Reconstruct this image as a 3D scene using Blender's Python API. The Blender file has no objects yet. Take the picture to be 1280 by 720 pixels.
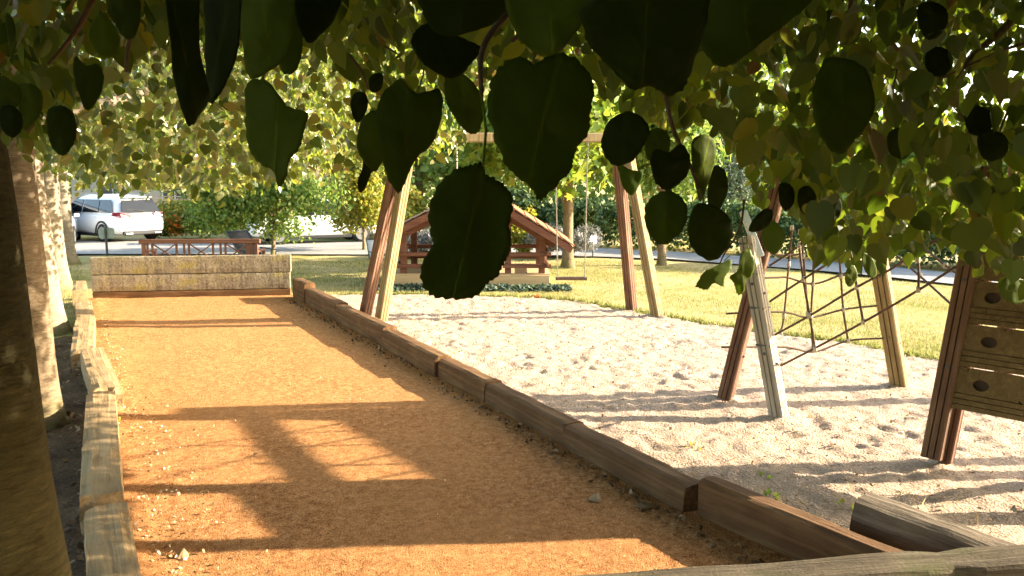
import bpy, bmesh, math, random
import numpy as np
from mathutils import Vector, Matrix, noise as mnoise

sc = bpy.context.scene
COL = sc.collection
rng = np.random.default_rng(7)
random.seed(11)
rad = math.radians

# ------------------------------------------------------------------ survey of the site
FPX, CAM_H = 1000.0, 2.0
PIT = math.atan(136/1000); HDG = math.atan(542/1009.2)
RGT = np.array([math.cos(HDG), -math.sin(HDG), 0]); FWD = np.array([math.sin(HDG), math.cos(HDG), 0])
UP = np.array([0, 0, 1.0])

def _ray(x, y):
    a = (x-640)/FPX; u = -(y-360)/FPX
    return a, math.cos(PIT)+u*math.sin(PIT), u*math.cos(PIT)-math.sin(PIT)
def G(x, y, h=0.0):
    a, fw, up = _ray(x, y); t = (h-CAM_H)/up
    p = RGT*a*t + FWD*fw*t; return Vector((p[0], p[1], h))
def AT(x, y, d):
    a, fw, up = _ray(x, y); t = d/fw
    p = RGT*a*t + FWD*d; return Vector((p[0], p[1], CAM_H+up*t))
def LD(lat, d, h=0.0):
    p = RGT*lat + FWD*d; return Vector((p[0], p[1], h))
def project(P):
    lat = P @ RGT; fw = P @ FWD; z = P[:, 2]-CAM_H
    zc = fw*math.cos(PIT) - z*math.sin(PIT); yc = fw*math.sin(PIT) + z*math.cos(PIT)
    zz = np.where(zc > 0.05, zc, 0.05)
    return 640+FPX*lat/zz, 360-FPX*yc/zz, zc

# ------------------------------------------------------------------ materials
def new_mat(name):
    m = bpy.data.materials.new(name); m.use_nodes = True
    nt = m.node_tree; nt.nodes.clear()
    out = nt.nodes.new('ShaderNodeOutputMaterial')
    return m, nt, out
def N(nt, t, **kw):
    n = nt.nodes.new(t)
    for k, v in kw.items():
        if k.startswith('i_'): n.inputs[k[2:].replace('_', ' ')].default_value = v
        else: setattr(n, k, v)
    return n
def ramp(nt, src, stops):
    r = nt.nodes.new('ShaderNodeValToRGB')
    el = r.color_ramp.elements
    while len(el) > 1: el.remove(el[-1])
    el[0].position = stops[0][0]; el[0].color = (*stops[0][1], 1)
    for p, c in stops[1:]:
        e = el.new(p); e.color = (*c, 1)
    nt.links.new(src, r.inputs[0]); return r.outputs[0]
def coords(nt, scale=(1, 1, 1), kind='Object'):
    tc = nt.nodes.new('ShaderNodeTexCoord'); mp = nt.nodes.new('ShaderNodeMapping')
    mp.inputs['Scale'].default_value = scale
    nt.links.new(tc.outputs[kind], mp.inputs[0]); return mp.outputs[0]
def noise(nt, vec, scale, detail=4, rough=0.55, dist=0.0):
    n = nt.nodes.new('ShaderNodeTexNoise')
    n.inputs['Scale'].default_value = scale; n.inputs['Detail'].default_value = detail
    n.inputs['Roughness'].default_value = rough; n.inputs['Distortion'].default_value = dist
    if vec is not None: nt.links.new(vec, n.inputs['Vector'])
    return n.outputs['Fac']
def mixc(nt, fac, a, b, mode='MIX'):
    m = nt.nodes.new('ShaderNodeMix'); m.data_type = 'RGBA'; m.blend_type = mode
    for sock, v in ((m.inputs[0], fac), (m.inputs[6], a), (m.inputs[7], b)):
        if isinstance(v, (int, float)): sock.default_value = v
        elif isinstance(v, tuple): sock.default_value = (*v, 1)
        else: nt.links.new(v, sock)
    return m.outputs[2]
def math_n(nt, op, a, b=0.0):
    m = nt.nodes.new('ShaderNodeMath'); m.operation = op
    for s, v in ((m.inputs[0], a), (m.inputs[1], b)):
        if isinstance(v, (int, float)): s.default_value = v
        else: nt.links.new(v, s)
    return m.outputs[0]
def bump(nt, h, strength=0.5, dist=0.02, normal=None):
    b = nt.nodes.new('ShaderNodeBump'); b.inputs['Strength'].default_value = strength
    b.inputs['Distance'].default_value = dist
    nt.links.new(h, b.inputs['Height'])
    if normal is not None: nt.links.new(normal, b.inputs['Normal'])
    return b.outputs[0]
def finish(nt, out, col, rough=0.8, nrm=None, spec=0.3, metal=0.0, coat=0.0):
    p = nt.nodes.new('ShaderNodeBsdfPrincipled')
    if isinstance(col, tuple): p.inputs['Base Color'].default_value = (*col, 1)
    else: nt.links.new(col, p.inputs['Base Color'])
    if isinstance(rough, (int, float)): p.inputs['Roughness'].default_value = rough
    else: nt.links.new(rough, p.inputs['Roughness'])
    p.inputs['Specular IOR Level'].default_value = spec
    p.inputs['Metallic'].default_value = metal
    p.inputs['Coat Weight'].default_value = coat
    if nrm is not None: nt.links.new(nrm, p.inputs['Normal'])
    nt.links.new(p.outputs[0], out.inputs[0]); return p

def simple(name, col, rough=0.6, var=0.15, scale=20, spec=0.3, metal=0.0, bmp=0.0, coat=0.0):
    m, nt, out = new_mat(name)
    v = coords(nt); n = noise(nt, v, scale)
    dk = tuple(c*(1-var) for c in col); lt = tuple(min(1, c*(1+var)) for c in col)
    c = ramp(nt, n, [(0.3, dk), (0.7, lt)])
    finish(nt, out, c, rough, bump(nt, n, bmp, 0.01) if bmp else None, spec, metal, coat)
    return m

def wood(name, stops, axis=0, fine=1.0, blot=None, rough=0.85, bmp=0.6, crack=True):
    """weathered timber: grain stretched along the local axis"""
    m, nt, out = new_mat(name)
    s = [22*fine]*3; s[axis] = 1.2*fine
    v = coords(nt, tuple(s)); g = noise(nt, v, 1.0, 6, 0.6, 0.6)
    v2 = coords(nt, (1, 1, 1)); b = noise(nt, v2, 3.0, 5, 0.6)
    mix = math_n(nt, 'ADD', math_n(nt, 'MULTIPLY', g, 0.65), math_n(nt, 'MULTIPLY', b, 0.35))
    c = ramp(nt, mix, stops)
    if blot:
        bb = noise(nt, v2, blot[0], 5, 0.65)
        c = mixc(nt, ramp(nt, bb, [(blot[1], (0, 0, 0)), (blot[1]+0.22, (0.9, 0.9, 0.9))]), c, blot[2])
    h = math_n(nt, 'ADD', g, math_n(nt, 'MULTIPLY', noise(nt, v2, 60, 3), 0.3))
    finish(nt, out, c, rough, bump(nt, h, bmp, 0.012), 0.2)
    return m

M = {}
M['sleeper'] = wood('old sleeper wood', [(0.3, (0.055, 0.026, 0.011)), (0.5, (0.125, 0.065, 0.027)), (0.72, (0.22, 0.13, 0.06))], 0, 1.1, (4, 0.62, (0.20, 0.125, 0.06)))
M['sleeper_dark'] = wood('dark brown sleeper wood', [(0.25, (0.045, 0.022, 0.010)), (0.5, (0.115, 0.062, 0.028)), (0.75, (0.21, 0.13, 0.07))], 0, 1.2, (4, 0.66, (0.2, 0.13, 0.07)), 0.9, 0.9)
M['sleeper_pale'] = wood('pale worn sleeper wood', [(0.28, (0.11, 0.065, 0.03)), (0.48, (0.28, 0.185, 0.09)), (0.75, (0.42, 0.305, 0.165))], 0, 1.3, (6, 0.56, (0.12, 0.07, 0.035)))
M['sleeper_grey'] = wood('grey cracked sleeper wood', [(0.25, (0.04, 0.027, 0.018)), (0.5, (0.125, 0.098, 0.07)), (0.75, (0.25, 0.21, 0.16))], 0, 1.4, None, 0.9, 0.9)
M['log_grey'] = wood('grey log with moss', [(0.28, (0.03, 0.021, 0.013)), (0.5, (0.095, 0.074, 0.047)), (0.75, (0.21, 0.175, 0.12))], 0, 1.8, (3, 0.5, (0.055, 0.058, 0.016)), 0.9, 0.9)
def mat_wallboard():
    m, nt, out = new_mat('pitted board with lichen')
    v = coords(nt); a = noise(nt, v, 2.2, 6, 0.65); b = noise(nt, v, 26, 5, 0.7); st = noise(nt, coords(nt, (16, 3, 1.6)), 1.0, 5, 0.6)
    col = ramp(nt, math_n(nt, 'ADD', math_n(nt, 'MULTIPLY', b, 0.5), math_n(nt, 'ADD', math_n(nt, 'MULTIPLY', st, 0.3), math_n(nt, 'MULTIPLY', a, 0.2))), [(0.36, (0.06, 0.046, 0.03)), (0.48, (0.195, 0.158, 0.108)), (0.62, (0.34, 0.29, 0.21))])
    li = noise(nt, coords(nt, (1.3, 1, 2.6)), 1.6, 5, 0.6)
    col = mixc(nt, ramp(nt, math_n(nt, 'ADD', math_n(nt, 'MULTIPLY', li, 0.75), math_n(nt, 'MULTIPLY', st, 0.25)), [(0.50, (0, 0, 0)), (0.64, (0.6, 0.6, 0.6))]), col, (0.27, 0.225, 0.05))
    finish(nt, out, col, 0.92, bump(nt, math_n(nt, 'ADD', b, math_n(nt, 'MULTIPLY', st, 0.4)), 0.9, 0.015), 0.15); return m
M['wallboard'] = mat_wallboard()
M['post_red'] = wood('red brown grooved post', [(0.25, (0.06, 0.031, 0.02)), (0.5, (0.155, 0.083, 0.053)), (0.75, (0.30, 0.19, 0.125))], 2, 1, None)
M['post_green'] = wood('green grey grooved post', [(0.25, (0.11, 0.075, 0.035)), (0.5, (0.24, 0.18, 0.09)), (0.75, (0.37, 0.30, 0.16))], 2, 1, None)
M['post_grey'] = wood('bleached grooved post', [(0.25, (0.13, 0.12, 0.10)), (0.5, (0.33, 0.29, 0.23)), (0.75, (0.48, 0.44, 0.36))], 2, 1, None)
M['post_dark'] = wood('dark brown grooved post', [(0.25, (0.065, 0.035, 0.022)), (0.5, (0.13, 0.075, 0.045)), (0.75, (0.22, 0.145, 0.09))], 2, 1, None)
M['panel'] = wood('olive brown plank', [(0.25, (0.06, 0.04, 0.016)), (0.5, (0.115, 0.08, 0.032)), (0.75, (0.19, 0.14, 0.065))], 0, 1, None)
M['play_wood'] = wood('dark stained playhouse timber', [(0.25, (0.085, 0.035, 0.02)), (0.5, (0.15, 0.065, 0.04)), (0.75, (0.22, 0.11, 0.07))], 0, 1, None)
M['play_board'] = wood('raw pine board', [(0.25, (0.34, 0.22, 0.11)), (0.5, (0.46, 0.33, 0.18)), (0.75, (0.55, 0.42, 0.25))], 0, 0.7, None, bmp=0.2)
M['bench'] = wood('red stained bench wood', [(0.25, (0.12, 0.05, 0.032)), (0.5, (0.19, 0.082, 0.052)), (0.75, (0.27, 0.135, 0.09))], 0, 1, None, 0.55, 0.2)
M['shingle_red'] = simple('red brown shingle', (0.33, 0.15, 0.08), 0.9, 0.4, 12, bmp=0.4)
M['shingle_grey'] = simple('grey shingle', (0.27, 0.22, 0.19), 0.9, 0.35, 12, bmp=0.4)
M['rope'] = simple('brown rope', (0.11, 0.07, 0.045), 0.9, 0.4, 90, bmp=0.6)
M['rope_pale'] = simple('pale swing rope', (0.42, 0.38, 0.30), 0.8, 0.3, 90)
M['metal'] = simple('galvanised steel', (0.45, 0.45, 0.44), 0.4, 0.1, 40, 0.5, 0.9)
M['metal_dark'] = simple('dark painted metal', (0.045, 0.05, 0.048), 0.45, 0.2, 40, 0.5)
M['metal_green'] = simple('dark green metal', (0.03, 0.075, 0.05), 0.45, 0.2, 40, 0.5)
M['sling_white'] = simple('off white sling cloth', (0.68, 0.68, 0.68), 0.8, 0.06, 30)
M['sling_dark'] = simple('charcoal sling cloth', (0.05, 0.045, 0.042), 0.85, 0.2, 30)
M['sign_grey'] = simple('pale grey sign plate', (0.36, 0.40, 0.35), 0.55, 0.1, 10)
M['sign_white'] = simple('white sign plate', (0.75, 0.75, 0.73), 0.45, 0.05, 10)
M['paint_white'] = simple('white car paint', (0.78, 0.79, 0.80), 0.25, 0.02, 5, 0.5, 0, 0, 0.6)
M['glass'] = simple('dark tinted car glass', (0.012, 0.014, 0.016), 0.08, 0.1, 5, 0.35)
M['plastic'] = simple('black bumper plastic', (0.03, 0.03, 0.032), 0.6, 0.2, 30)
M['tyre'] = simple('tyre rubber', (0.022, 0.022, 0.023), 0.85, 0.2, 30)
M['rim'] = simple('alloy rim', (0.5, 0.5, 0.5), 0.3, 0.1, 30, 0.5, 0.9)
M['tail'] = simple('red tail light lens', (0.22, 0.02, 0.035), 0.15, 0.2, 30, 0.6)
M['headlamp'] = simple('clear headlamp lens', (0.6, 0.62, 0.65), 0.1, 0.2, 30, 0.7)
M['plate'] = simple('pale licence plate', (0.7, 0.7, 0.66), 0.5, 0.03, 5)
M['fence'] = wood('pinkish fence board', [(0.3, (0.40, 0.26, 0.17)), (0.5, (0.50, 0.34, 0.235)), (0.7, (0.58, 0.42, 0.30))], 0, 0.6, None, bmp=0.2)
M['render'] = simple('pale wall render', (0.55, 0.48, 0.42), 0.9, 0.08, 3)
M['tile'] = simple('orange roof tile', (0.40, 0.20, 0.12), 0.85, 0.25, 8)
M['pane'] = simple('house window glass', (0.06, 0.075, 0.09), 0.08, 0.1, 3, 0.7)
M['soot'] = simple('dark hole wood', (0.07, 0.045, 0.03), 0.95, 0.2, 30)  # plain dark colour for the board behind the hand holes

def mat_sand():
    m, nt, out = new_mat('pale sand and wood chip')
    v = coords(nt)
    a = noise(nt, v, 1.1, 5, 0.6); b = noise(nt, v, 9, 5, 0.7); c = noise(nt, v, 85, 3, 0.7)
    vo = N(nt, 'ShaderNodeTexVoronoi', i_Scale=62.0); nt.links.new(v, vo.inputs['Vector'])
    col = ramp(nt, math_n(nt, 'ADD', math_n(nt, 'MULTIPLY', b, 0.4), math_n(nt, 'MULTIPLY', c, 0.6)),
               [(0.34, (0.27, 0.155, 0.095)), (0.46, (0.53, 0.385, 0.275)), (0.62, (0.66, 0.51, 0.385))])
    col = mixc(nt, ramp(nt, a, [(0.4, (0, 0, 0)), (0.62, (0.6, 0.6, 0.6))]), col, (0.48, 0.355, 0.27))
    sp = N(nt, 'ShaderNodeSeparateColor'); nt.links.new(vo.outputs['Color'], sp.inputs[0])
    col = mixc(nt, 0.35, col, ramp(nt, sp.outputs[0], [(0.0, (0.29, 0.175, 0.11)), (0.5, (0.53, 0.39, 0.285)), (1.0, (0.70, 0.56, 0.43))]))
    h = math_n(nt, 'ADD', math_n(nt, 'MULTIPLY', vo.outputs['Distance'], 0.7), math_n(nt, 'ADD', c, math_n(nt, 'MULTIPLY', b, 1.6)))
    finish(nt, out, col, 0.95, bump(nt, h, 1.0, 0.03), 0.1); return m
M['sand'] = mat_sand()
def mat_court():
    m, nt, out = new_mat('orange fine gravel')
    v = coords(nt)
    a = noise(nt, v, 0.8, 5, 0.6); b = noise(nt, v, 22, 5, 0.75); c = noise(nt, v, 120, 3, 0.8)
    col = ramp(nt, math_n(nt, 'ADD', math_n(nt, 'MULTIPLY', b, 0.4), math_n(nt, 'MULTIPLY', c, 0.6)),
               [(0.38, (0.09, 0.03, 0.01)), (0.49, (0.37, 0.155, 0.05)), (0.60, (0.60, 0.33, 0.145))])
    col = mixc(nt, ramp(nt, a, [(0.42, (0, 0, 0)), (0.66, (0.5, 0.5, 0.5))]), col, (0.44, 0.222, 0.086))
    vo = N(nt, 'ShaderNodeTexVoronoi', i_Scale=120.0); nt.links.new(v, vo.inputs['Vector'])
    sp = N(nt, 'ShaderNodeSeparateColor'); nt.links.new(vo.outputs['Color'], sp.inputs[0])
    col = mixc(nt, ramp(nt, sp.outputs[1], [(0.94, (0, 0, 0)), (0.96, (0.5, 0.5, 0.5))]), col, (0.13, 0.06, 0.025))
    h = math_n(nt, 'ADD', math_n(nt, 'MULTIPLY', vo.outputs['Distance'], 0.5), math_n(nt, 'ADD', c, math_n(nt, 'MULTIPLY', b, 0.8)))
    finish(nt, out, col, 0.95, bump(nt, h, 0.9, 0.016), 0.1); return m
M['court'] = mat_court()
def mat_lawn():
    m, nt, out = new_mat('dry summer lawn')
    v = coords(nt)
    a = noise(nt, v, 0.45, 5, 0.6); b = noise(nt, v, 6, 5, 0.7); c = noise(nt, v, 60, 3, 0.7)
    mix = math_n(nt, 'ADD', math_n(nt, 'MULTIPLY', a, 0.55), math_n(nt, 'ADD', math_n(nt, 'MULTIPLY', b, 0.25), math_n(nt, 'MULTIPLY', c, 0.2)))
    col = ramp(nt, mix, [(0.36, (0.15, 0.15, 0.03)), (0.46, (0.31, 0.265, 0.09)), (0.57, (0.47, 0.37, 0.18))])
    h = math_n(nt, 'ADD', c, math_n(nt, 'MULTIPLY', b, 0.6))
    finish(nt, out, col, 0.9, bump(nt, h, 0.8, 0.04), 0.1); return m
M['lawn'] = mat_lawn()
def mat_road():
    m, nt, out = new_mat('grey tarmac')
    v = coords(nt); a = noise(nt, v, 0.7, 5, 0.6); c = noise(nt, v, 90, 3, 0.7)
    col = ramp(nt, math_n(nt, 'ADD', math_n(nt, 'MULTIPLY', a, 0.5), math_n(nt, 'MULTIPLY', c, 0.5)), [(0.35, (0.19, 0.185, 0.175)), (0.65, (0.33, 0.315, 0.29))])
    finish(nt, out, col, 0.9, bump(nt, c, 0.3, 0.01), 0.15); return m
M['road'] = mat_road()
def mat_soil():
    m, nt, out = new_mat('brown leaf litter soil')
    v = coords(nt); a = noise(nt, v, 3, 6, 0.7); c = noise(nt, v, 45, 4, 0.7)
    col = ramp(nt, math_n(nt, 'ADD', math_n(nt, 'MULTIPLY', a, 0.5), math_n(nt, 'MULTIPLY', c, 0.5)), [(0.35, (0.045, 0.028, 0.016)), (0.5, (0.11, 0.07, 0.04)), (0.68, (0.24, 0.16, 0.09))])
    finish(nt, out, col, 0.95, bump(nt, c, 0.8, 0.03), 0.1); return m
M['soil'] = mat_soil()
def mat_bark(name, dark, light, moss, hs=7.0):
    m, nt, out = new_mat(name)
    v = coords(nt, (11, 11, 62)); g = noise(nt, v, 1.0, 7, 0.72, 0.8)
    v2 = coords(nt); b = noise(nt, v2, 3.5, 5, 0.6)
    col = ramp(nt, math_n(nt, 'ADD', math_n(nt, 'MULTIPLY', g, 0.7), math_n(nt, 'MULTIPLY', b, 0.3)), [(0.3, dark), (0.48, tuple((a+c)/2 for a, c in zip(dark, light))), (0.65, light)])
    tc = nt.nodes.new('ShaderNodeTexCoord'); sx = nt.nodes.new('ShaderNodeSeparateXYZ'); nt.links.new(tc.outputs['Object'], sx.inputs[0])
    low = ramp(nt, math_n(nt, 'ADD', sx.outputs[2], math_n(nt, 'MULTIPLY', b, 0.5)), [(0.28, (0.75, 0.75, 0.75)), (0.52, (0, 0, 0))])
    col = mixc(nt, low, col, moss)
    pt_ = noise(nt, v2, 9, 5, 0.65)
    col = mixc(nt, ramp(nt, pt_, [(0.52, (0, 0, 0)), (0.66, (0.3, 0.3, 0.3))]), col, tuple(0.8*q for q in dark))
    finish(nt, out, col, 0.9, bump(nt, math_n(nt, 'ADD', g, math_n(nt, 'MULTIPLY', pt_, 0.8)), 0.95, 0.02), 0.15); return m
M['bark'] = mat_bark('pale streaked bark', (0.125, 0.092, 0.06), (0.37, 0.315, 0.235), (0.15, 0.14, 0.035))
M['bark_dark'] = mat_bark('dark mossy bark', (0.03, 0.027, 0.012), (0.115, 0.10, 0.045), (0.06, 0.06, 0.02))  # canopy shade put into the bark colour, moss is the trunk's own
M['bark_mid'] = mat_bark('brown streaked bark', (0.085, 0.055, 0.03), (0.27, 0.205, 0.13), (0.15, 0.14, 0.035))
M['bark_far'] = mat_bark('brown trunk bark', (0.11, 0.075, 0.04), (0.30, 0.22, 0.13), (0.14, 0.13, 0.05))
M['twig'] = simple('brown twig bark', (0.12, 0.07, 0.035), 0.85, 0.35, 40, bmp=0.4)

def mat_leaf(name, stops, trans, tw=0.4, rough=0.45, spec=0.35, vein=False, under=None):
    m, nt, out = new_mat(name)
    at = N(nt, 'ShaderNodeAttribute', attribute_name='rnd')
    col = ramp(nt, at.outputs['Fac'], stops)
    tcol = ramp(nt, at.outputs['Fac'], trans)
    nrm = None
    if vein:
        v = coords(nt); n1 = noise(nt, v, 38, 4, 0.6)
        col = mixc(nt, 0.35, col, ramp(nt, n1, [(0.3, (0.6, 0.6, 0.6)), (0.7, (1.0, 1.0, 1.0))]), 'MULTIPLY')
        nrm = bump(nt, n1, 0.35, 0.004)
    if under:
        geo = N(nt, 'ShaderNodeNewGeometry')
        col = mixc(nt, math_n(nt, 'MULTIPLY', geo.outputs['Backfacing'], 0.7), col, under)
    p = nt.nodes.new('ShaderNodeBsdfPrincipled')
    nt.links.new(col, p.inputs['Base Color']); p.inputs['Roughness'].default_value = rough
    p.inputs['Specular IOR Level'].default_value = spec
    t = nt.nodes.new('ShaderNodeBsdfTranslucent'); nt.links.new(tcol, t.inputs[0])
    if nrm is not None: nt.links.new(nrm, p.inputs['Normal']); nt.links.new(nrm, t.inputs['Normal'])
    mx = nt.nodes.new('ShaderNodeMixShader'); mx.inputs[0].default_value = tw
    nt.links.new(p.outputs[0], mx.inputs[1]); nt.links.new(t.outputs[0], mx.inputs[2])
    nt.links.new(mx.outputs[0], out.inputs[0]); return m
M['leaf'] = mat_leaf('lime tree leaf', [(0, (0.03, 0.055, 0.009)), (0.5, (0.05, 0.082, 0.012)), (0.86, (0.078, 0.105, 0.017)), (0.965, (0.10, 0.085, 0.02)), (1, (0.12, 0.07, 0.028))],
                     [(0, (0.07, 0.12, 0.008)), (0.6, (0.22, 0.33, 0.016)), (0.94, (0.34, 0.38, 0.03)), (1, (0.22, 0.13, 0.03))], 0.42, 0.45, 0.3, under=(0.07, 0.10, 0.035))
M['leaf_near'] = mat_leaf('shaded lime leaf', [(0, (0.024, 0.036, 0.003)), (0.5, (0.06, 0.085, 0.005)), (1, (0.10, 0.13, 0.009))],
                          [(0, (0.06, 0.10, 0.004)), (1, (0.26, 0.40, 0.015))], 0.42, 0.6, 0.10, vein=True)  # shaded copy of the lime leaf, shade put into its darker greens
def add_veins(m):
    """midrib and side veins from the blade's own coordinates"""
    nt = m.node_tree; at = N(nt, 'ShaderNodeAttribute', attribute_name='blade'); sx = nt.nodes.new('ShaderNodeSeparateXYZ'); nt.links.new(at.outputs['Vector'], sx.inputs[0])
    au = math_n(nt, 'ABSOLUTE', sx.outputs[0])
    mid = math_n(nt, 'LESS_THAN', au, 0.022)
    fr = math_n(nt, 'FRACT', math_n(nt, 'MULTIPLY', math_n(nt, 'ADD', sx.outputs[1], math_n(nt, 'MULTIPLY', math_n(nt, 'POWER', au, 0.85), 0.75)), 3.3))
    lat = math_n(nt, 'LESS_THAN', math_n(nt, 'ABSOLUTE', math_n(nt, 'SUBTRACT', fr, 0.5)), 0.045)
    vv = math_n(nt, 'MAXIMUM', mid, math_n(nt, 'MULTIPLY', lat, 0.7))
    p = [n for n in nt.nodes if n.type == 'BSDF_PRINCIPLED'][0]; t = [n for n in nt.nodes if n.type == 'BSDF_TRANSLUCENT'][0]
    for sock, mul in ((p.inputs['Base Color'], (2.0, 1.9, 1.6)), (t.inputs[0], (0.45, 0.45, 0.4))):
        src = sock.links[0].from_socket
        nt.links.new(mixc(nt, vv, src, mixc(nt, 1.0, src, mul, 'MULTIPLY')), sock)
add_veins(M['leaf_near'])
M['leaf_lit'] = mat_leaf('pale green lime leaf', [(0, (0.10, 0.16, 0.02)), (1, (0.17, 0.2, 0.03))], [(0, (0.30, 0.46, 0.03)), (1, (0.4, 0.48, 0.05))], 0.5, 0.5, 0.3, vein=True)  # lit copy of the leaf, sunlight put into its paler green
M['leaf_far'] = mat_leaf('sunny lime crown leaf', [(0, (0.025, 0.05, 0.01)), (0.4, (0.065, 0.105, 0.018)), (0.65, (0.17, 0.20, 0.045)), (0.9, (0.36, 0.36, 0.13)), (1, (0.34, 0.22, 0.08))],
                         [(0, (0.14, 0.23, 0.015)), (0.6, (0.34, 0.42, 0.035)), (1, (0.55, 0.47, 0.09))], 0.40, 0.3, 0.7, under=(0.20, 0.23, 0.12))  # sunlit copy for the far crowns, highlights put into the palest tones
M['leaf_bright'] = mat_leaf('fresh green leaf', [(0, (0.085, 0.16, 0.02)), (0.6, (0.16, 0.25, 0.035)), (1, (0.3, 0.32, 0.05))], [(0, (0.2, 0.36, 0.03)), (1, (0.48, 0.5, 0.06))], 0.45, 0.5, 0.3)
M['leaf_mid'] = mat_leaf('mid green leaf', [(0, (0.075, 0.14, 0.035)), (0.6, (0.14, 0.22, 0.05)), (0.95, (0.24, 0.28, 0.065)), (1, (0.25, 0.14, 0.04))], [(0, (0.16, 0.3, 0.04)), (1, (0.36, 0.44, 0.07))], 0.4, 0.5, 0.35)
M['leaf_yellow'] = mat_leaf('yellow green leaf', [(0, (0.11, 0.15, 0.02)), (0.6, (0.2, 0.22, 0.03)), (1, (0.34, 0.24, 0.04))], [(0, (0.3, 0.4, 0.03)), (1, (0.55, 0.42, 0.06))], 0.4, 0.5, 0.3)
M['leaf_dark'] = mat_leaf('dark hedge leaf', [(0, (0.04, 0.08, 0.022)), (0.6, (0.09, 0.145, 0.04)), (1, (0.18, 0.23, 0.065))], [(0, (0.05, 0.09, 0.015)), (1, (0.14, 0.2, 0.03))], 0.2, 0.5, 0.35)
M['leaf_blue'] = mat_leaf('blue green needle spray', [(0, (0.04, 0.07, 0.05)), (0.6, (0.085, 0.12, 0.085)), (1, (0.17, 0.19, 0.13))], [(0, (0.05, 0.1, 0.05)), (1, (0.15, 0.2, 0.1))], 0.25, 0.6, 0.25)
M['leaf_silver'] = mat_leaf('silver grey foliage', [(0, (0.13, 0.14, 0.125)), (0.6, (0.22, 0.22, 0.215)), (1, (0.32, 0.29, 0.31))], [(0, (0.1, 0.12, 0.08)), (1, (0.25, 0.26, 0.2))], 0.2, 0.8, 0.1)
M['flower'] = mat_leaf('orange flower', [(0, (0.55, 0.10, 0.02)), (1, (0.7, 0.22, 0.04))], [(0, (0.6, 0.15, 0.02)), (1, (0.7, 0.3, 0.05))], 0.3, 0.6, 0.2)
M['grass'] = mat_leaf('grass blade', [(0, (0.11, 0.13, 0.025)), (0.4, (0.27, 0.26, 0.08)), (1, (0.50, 0.42, 0.22))], [(0, (0.18, 0.25, 0.03)), (1, (0.52, 0.42, 0.2))], 0.35, 0.6, 0.2)
M['straw'] = mat_leaf('dry straw', [(0, (0.4, 0.31, 0.13)), (1, (0.58, 0.46, 0.24))], [(0, (0.5, 0.4, 0.15)), (1, (0.6, 0.5, 0.2))], 0.3, 0.6, 0.2)
M['litter'] = mat_leaf('dry leaf scrap', [(0, (0.16, 0.085, 0.035)), (0.45, (0.4, 0.26, 0.13)), (1, (0.7, 0.58, 0.42))], [(0, (0.2, 0.1, 0.04)), (1, (0.6, 0.5, 0.3))], 0.15, 0.8, 0.2)
M['litter_dark'] = mat_leaf('brown leaf scrap', [(0, (0.06, 0.035, 0.018)), (0.6, (0.16, 0.09, 0.045)), (1, (0.38, 0.27, 0.16))], [(0, (0.1, 0.05, 0.02)), (1, (0.3, 0.2, 0.1))], 0.15, 0.8, 0.2)

# ------------------------------------------------------------------ object helpers
def link_mesh(name, verts, faces, mat, parent=None, smooth=False):
    me = bpy.data.meshes.new(name)
    me.from_pydata([tuple(v) for v in verts], [], faces); me.update()
    if smooth: me.polygons.foreach_set('use_smooth', [True]*len(me.polygons))
    for mm in (mat if isinstance(mat, (list, tuple)) else [mat]): me.materials.append(mm)
    o = bpy.data.objects.new(name, me); COL.objects.link(o)
    if parent: adopt(o, parent)
    return o
WORLD_BUILT = set()
def adopt(o, parent):
    o.parent = parent
    r = parent
    while r.parent: r = r.parent
    if r.name in WORLD_BUILT and parent is r: o.matrix_parent_inverse = Matrix.Translation(-Vector(r.location))
def tag(o, label=None, cat=None, group=None, kind=None):
    if label: o['label'] = label
    if cat: o['category'] = cat
    if group: o['group'] = group
    if kind: o['kind'] = kind
    return o
def empty(name, loc=(0, 0, 0), rz=0.0, label=None, cat=None, group=None, world=True):
    o = bpy.data.objects.new(name, None); COL.objects.link(o)
    o.location = loc; o.rotation_euler = (0, 0, rz); o.empty_display_size = 0.2
    if world: WORLD_BUILT.add(o.name)
    return tag(o, label, cat, group)
def copy_tree(o, parent=None):
    c = o.copy(); COL.objects.link(c)
    if parent: c.parent = parent
    for ch in list(o.children): copy_tree(ch, c)
    return c

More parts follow.
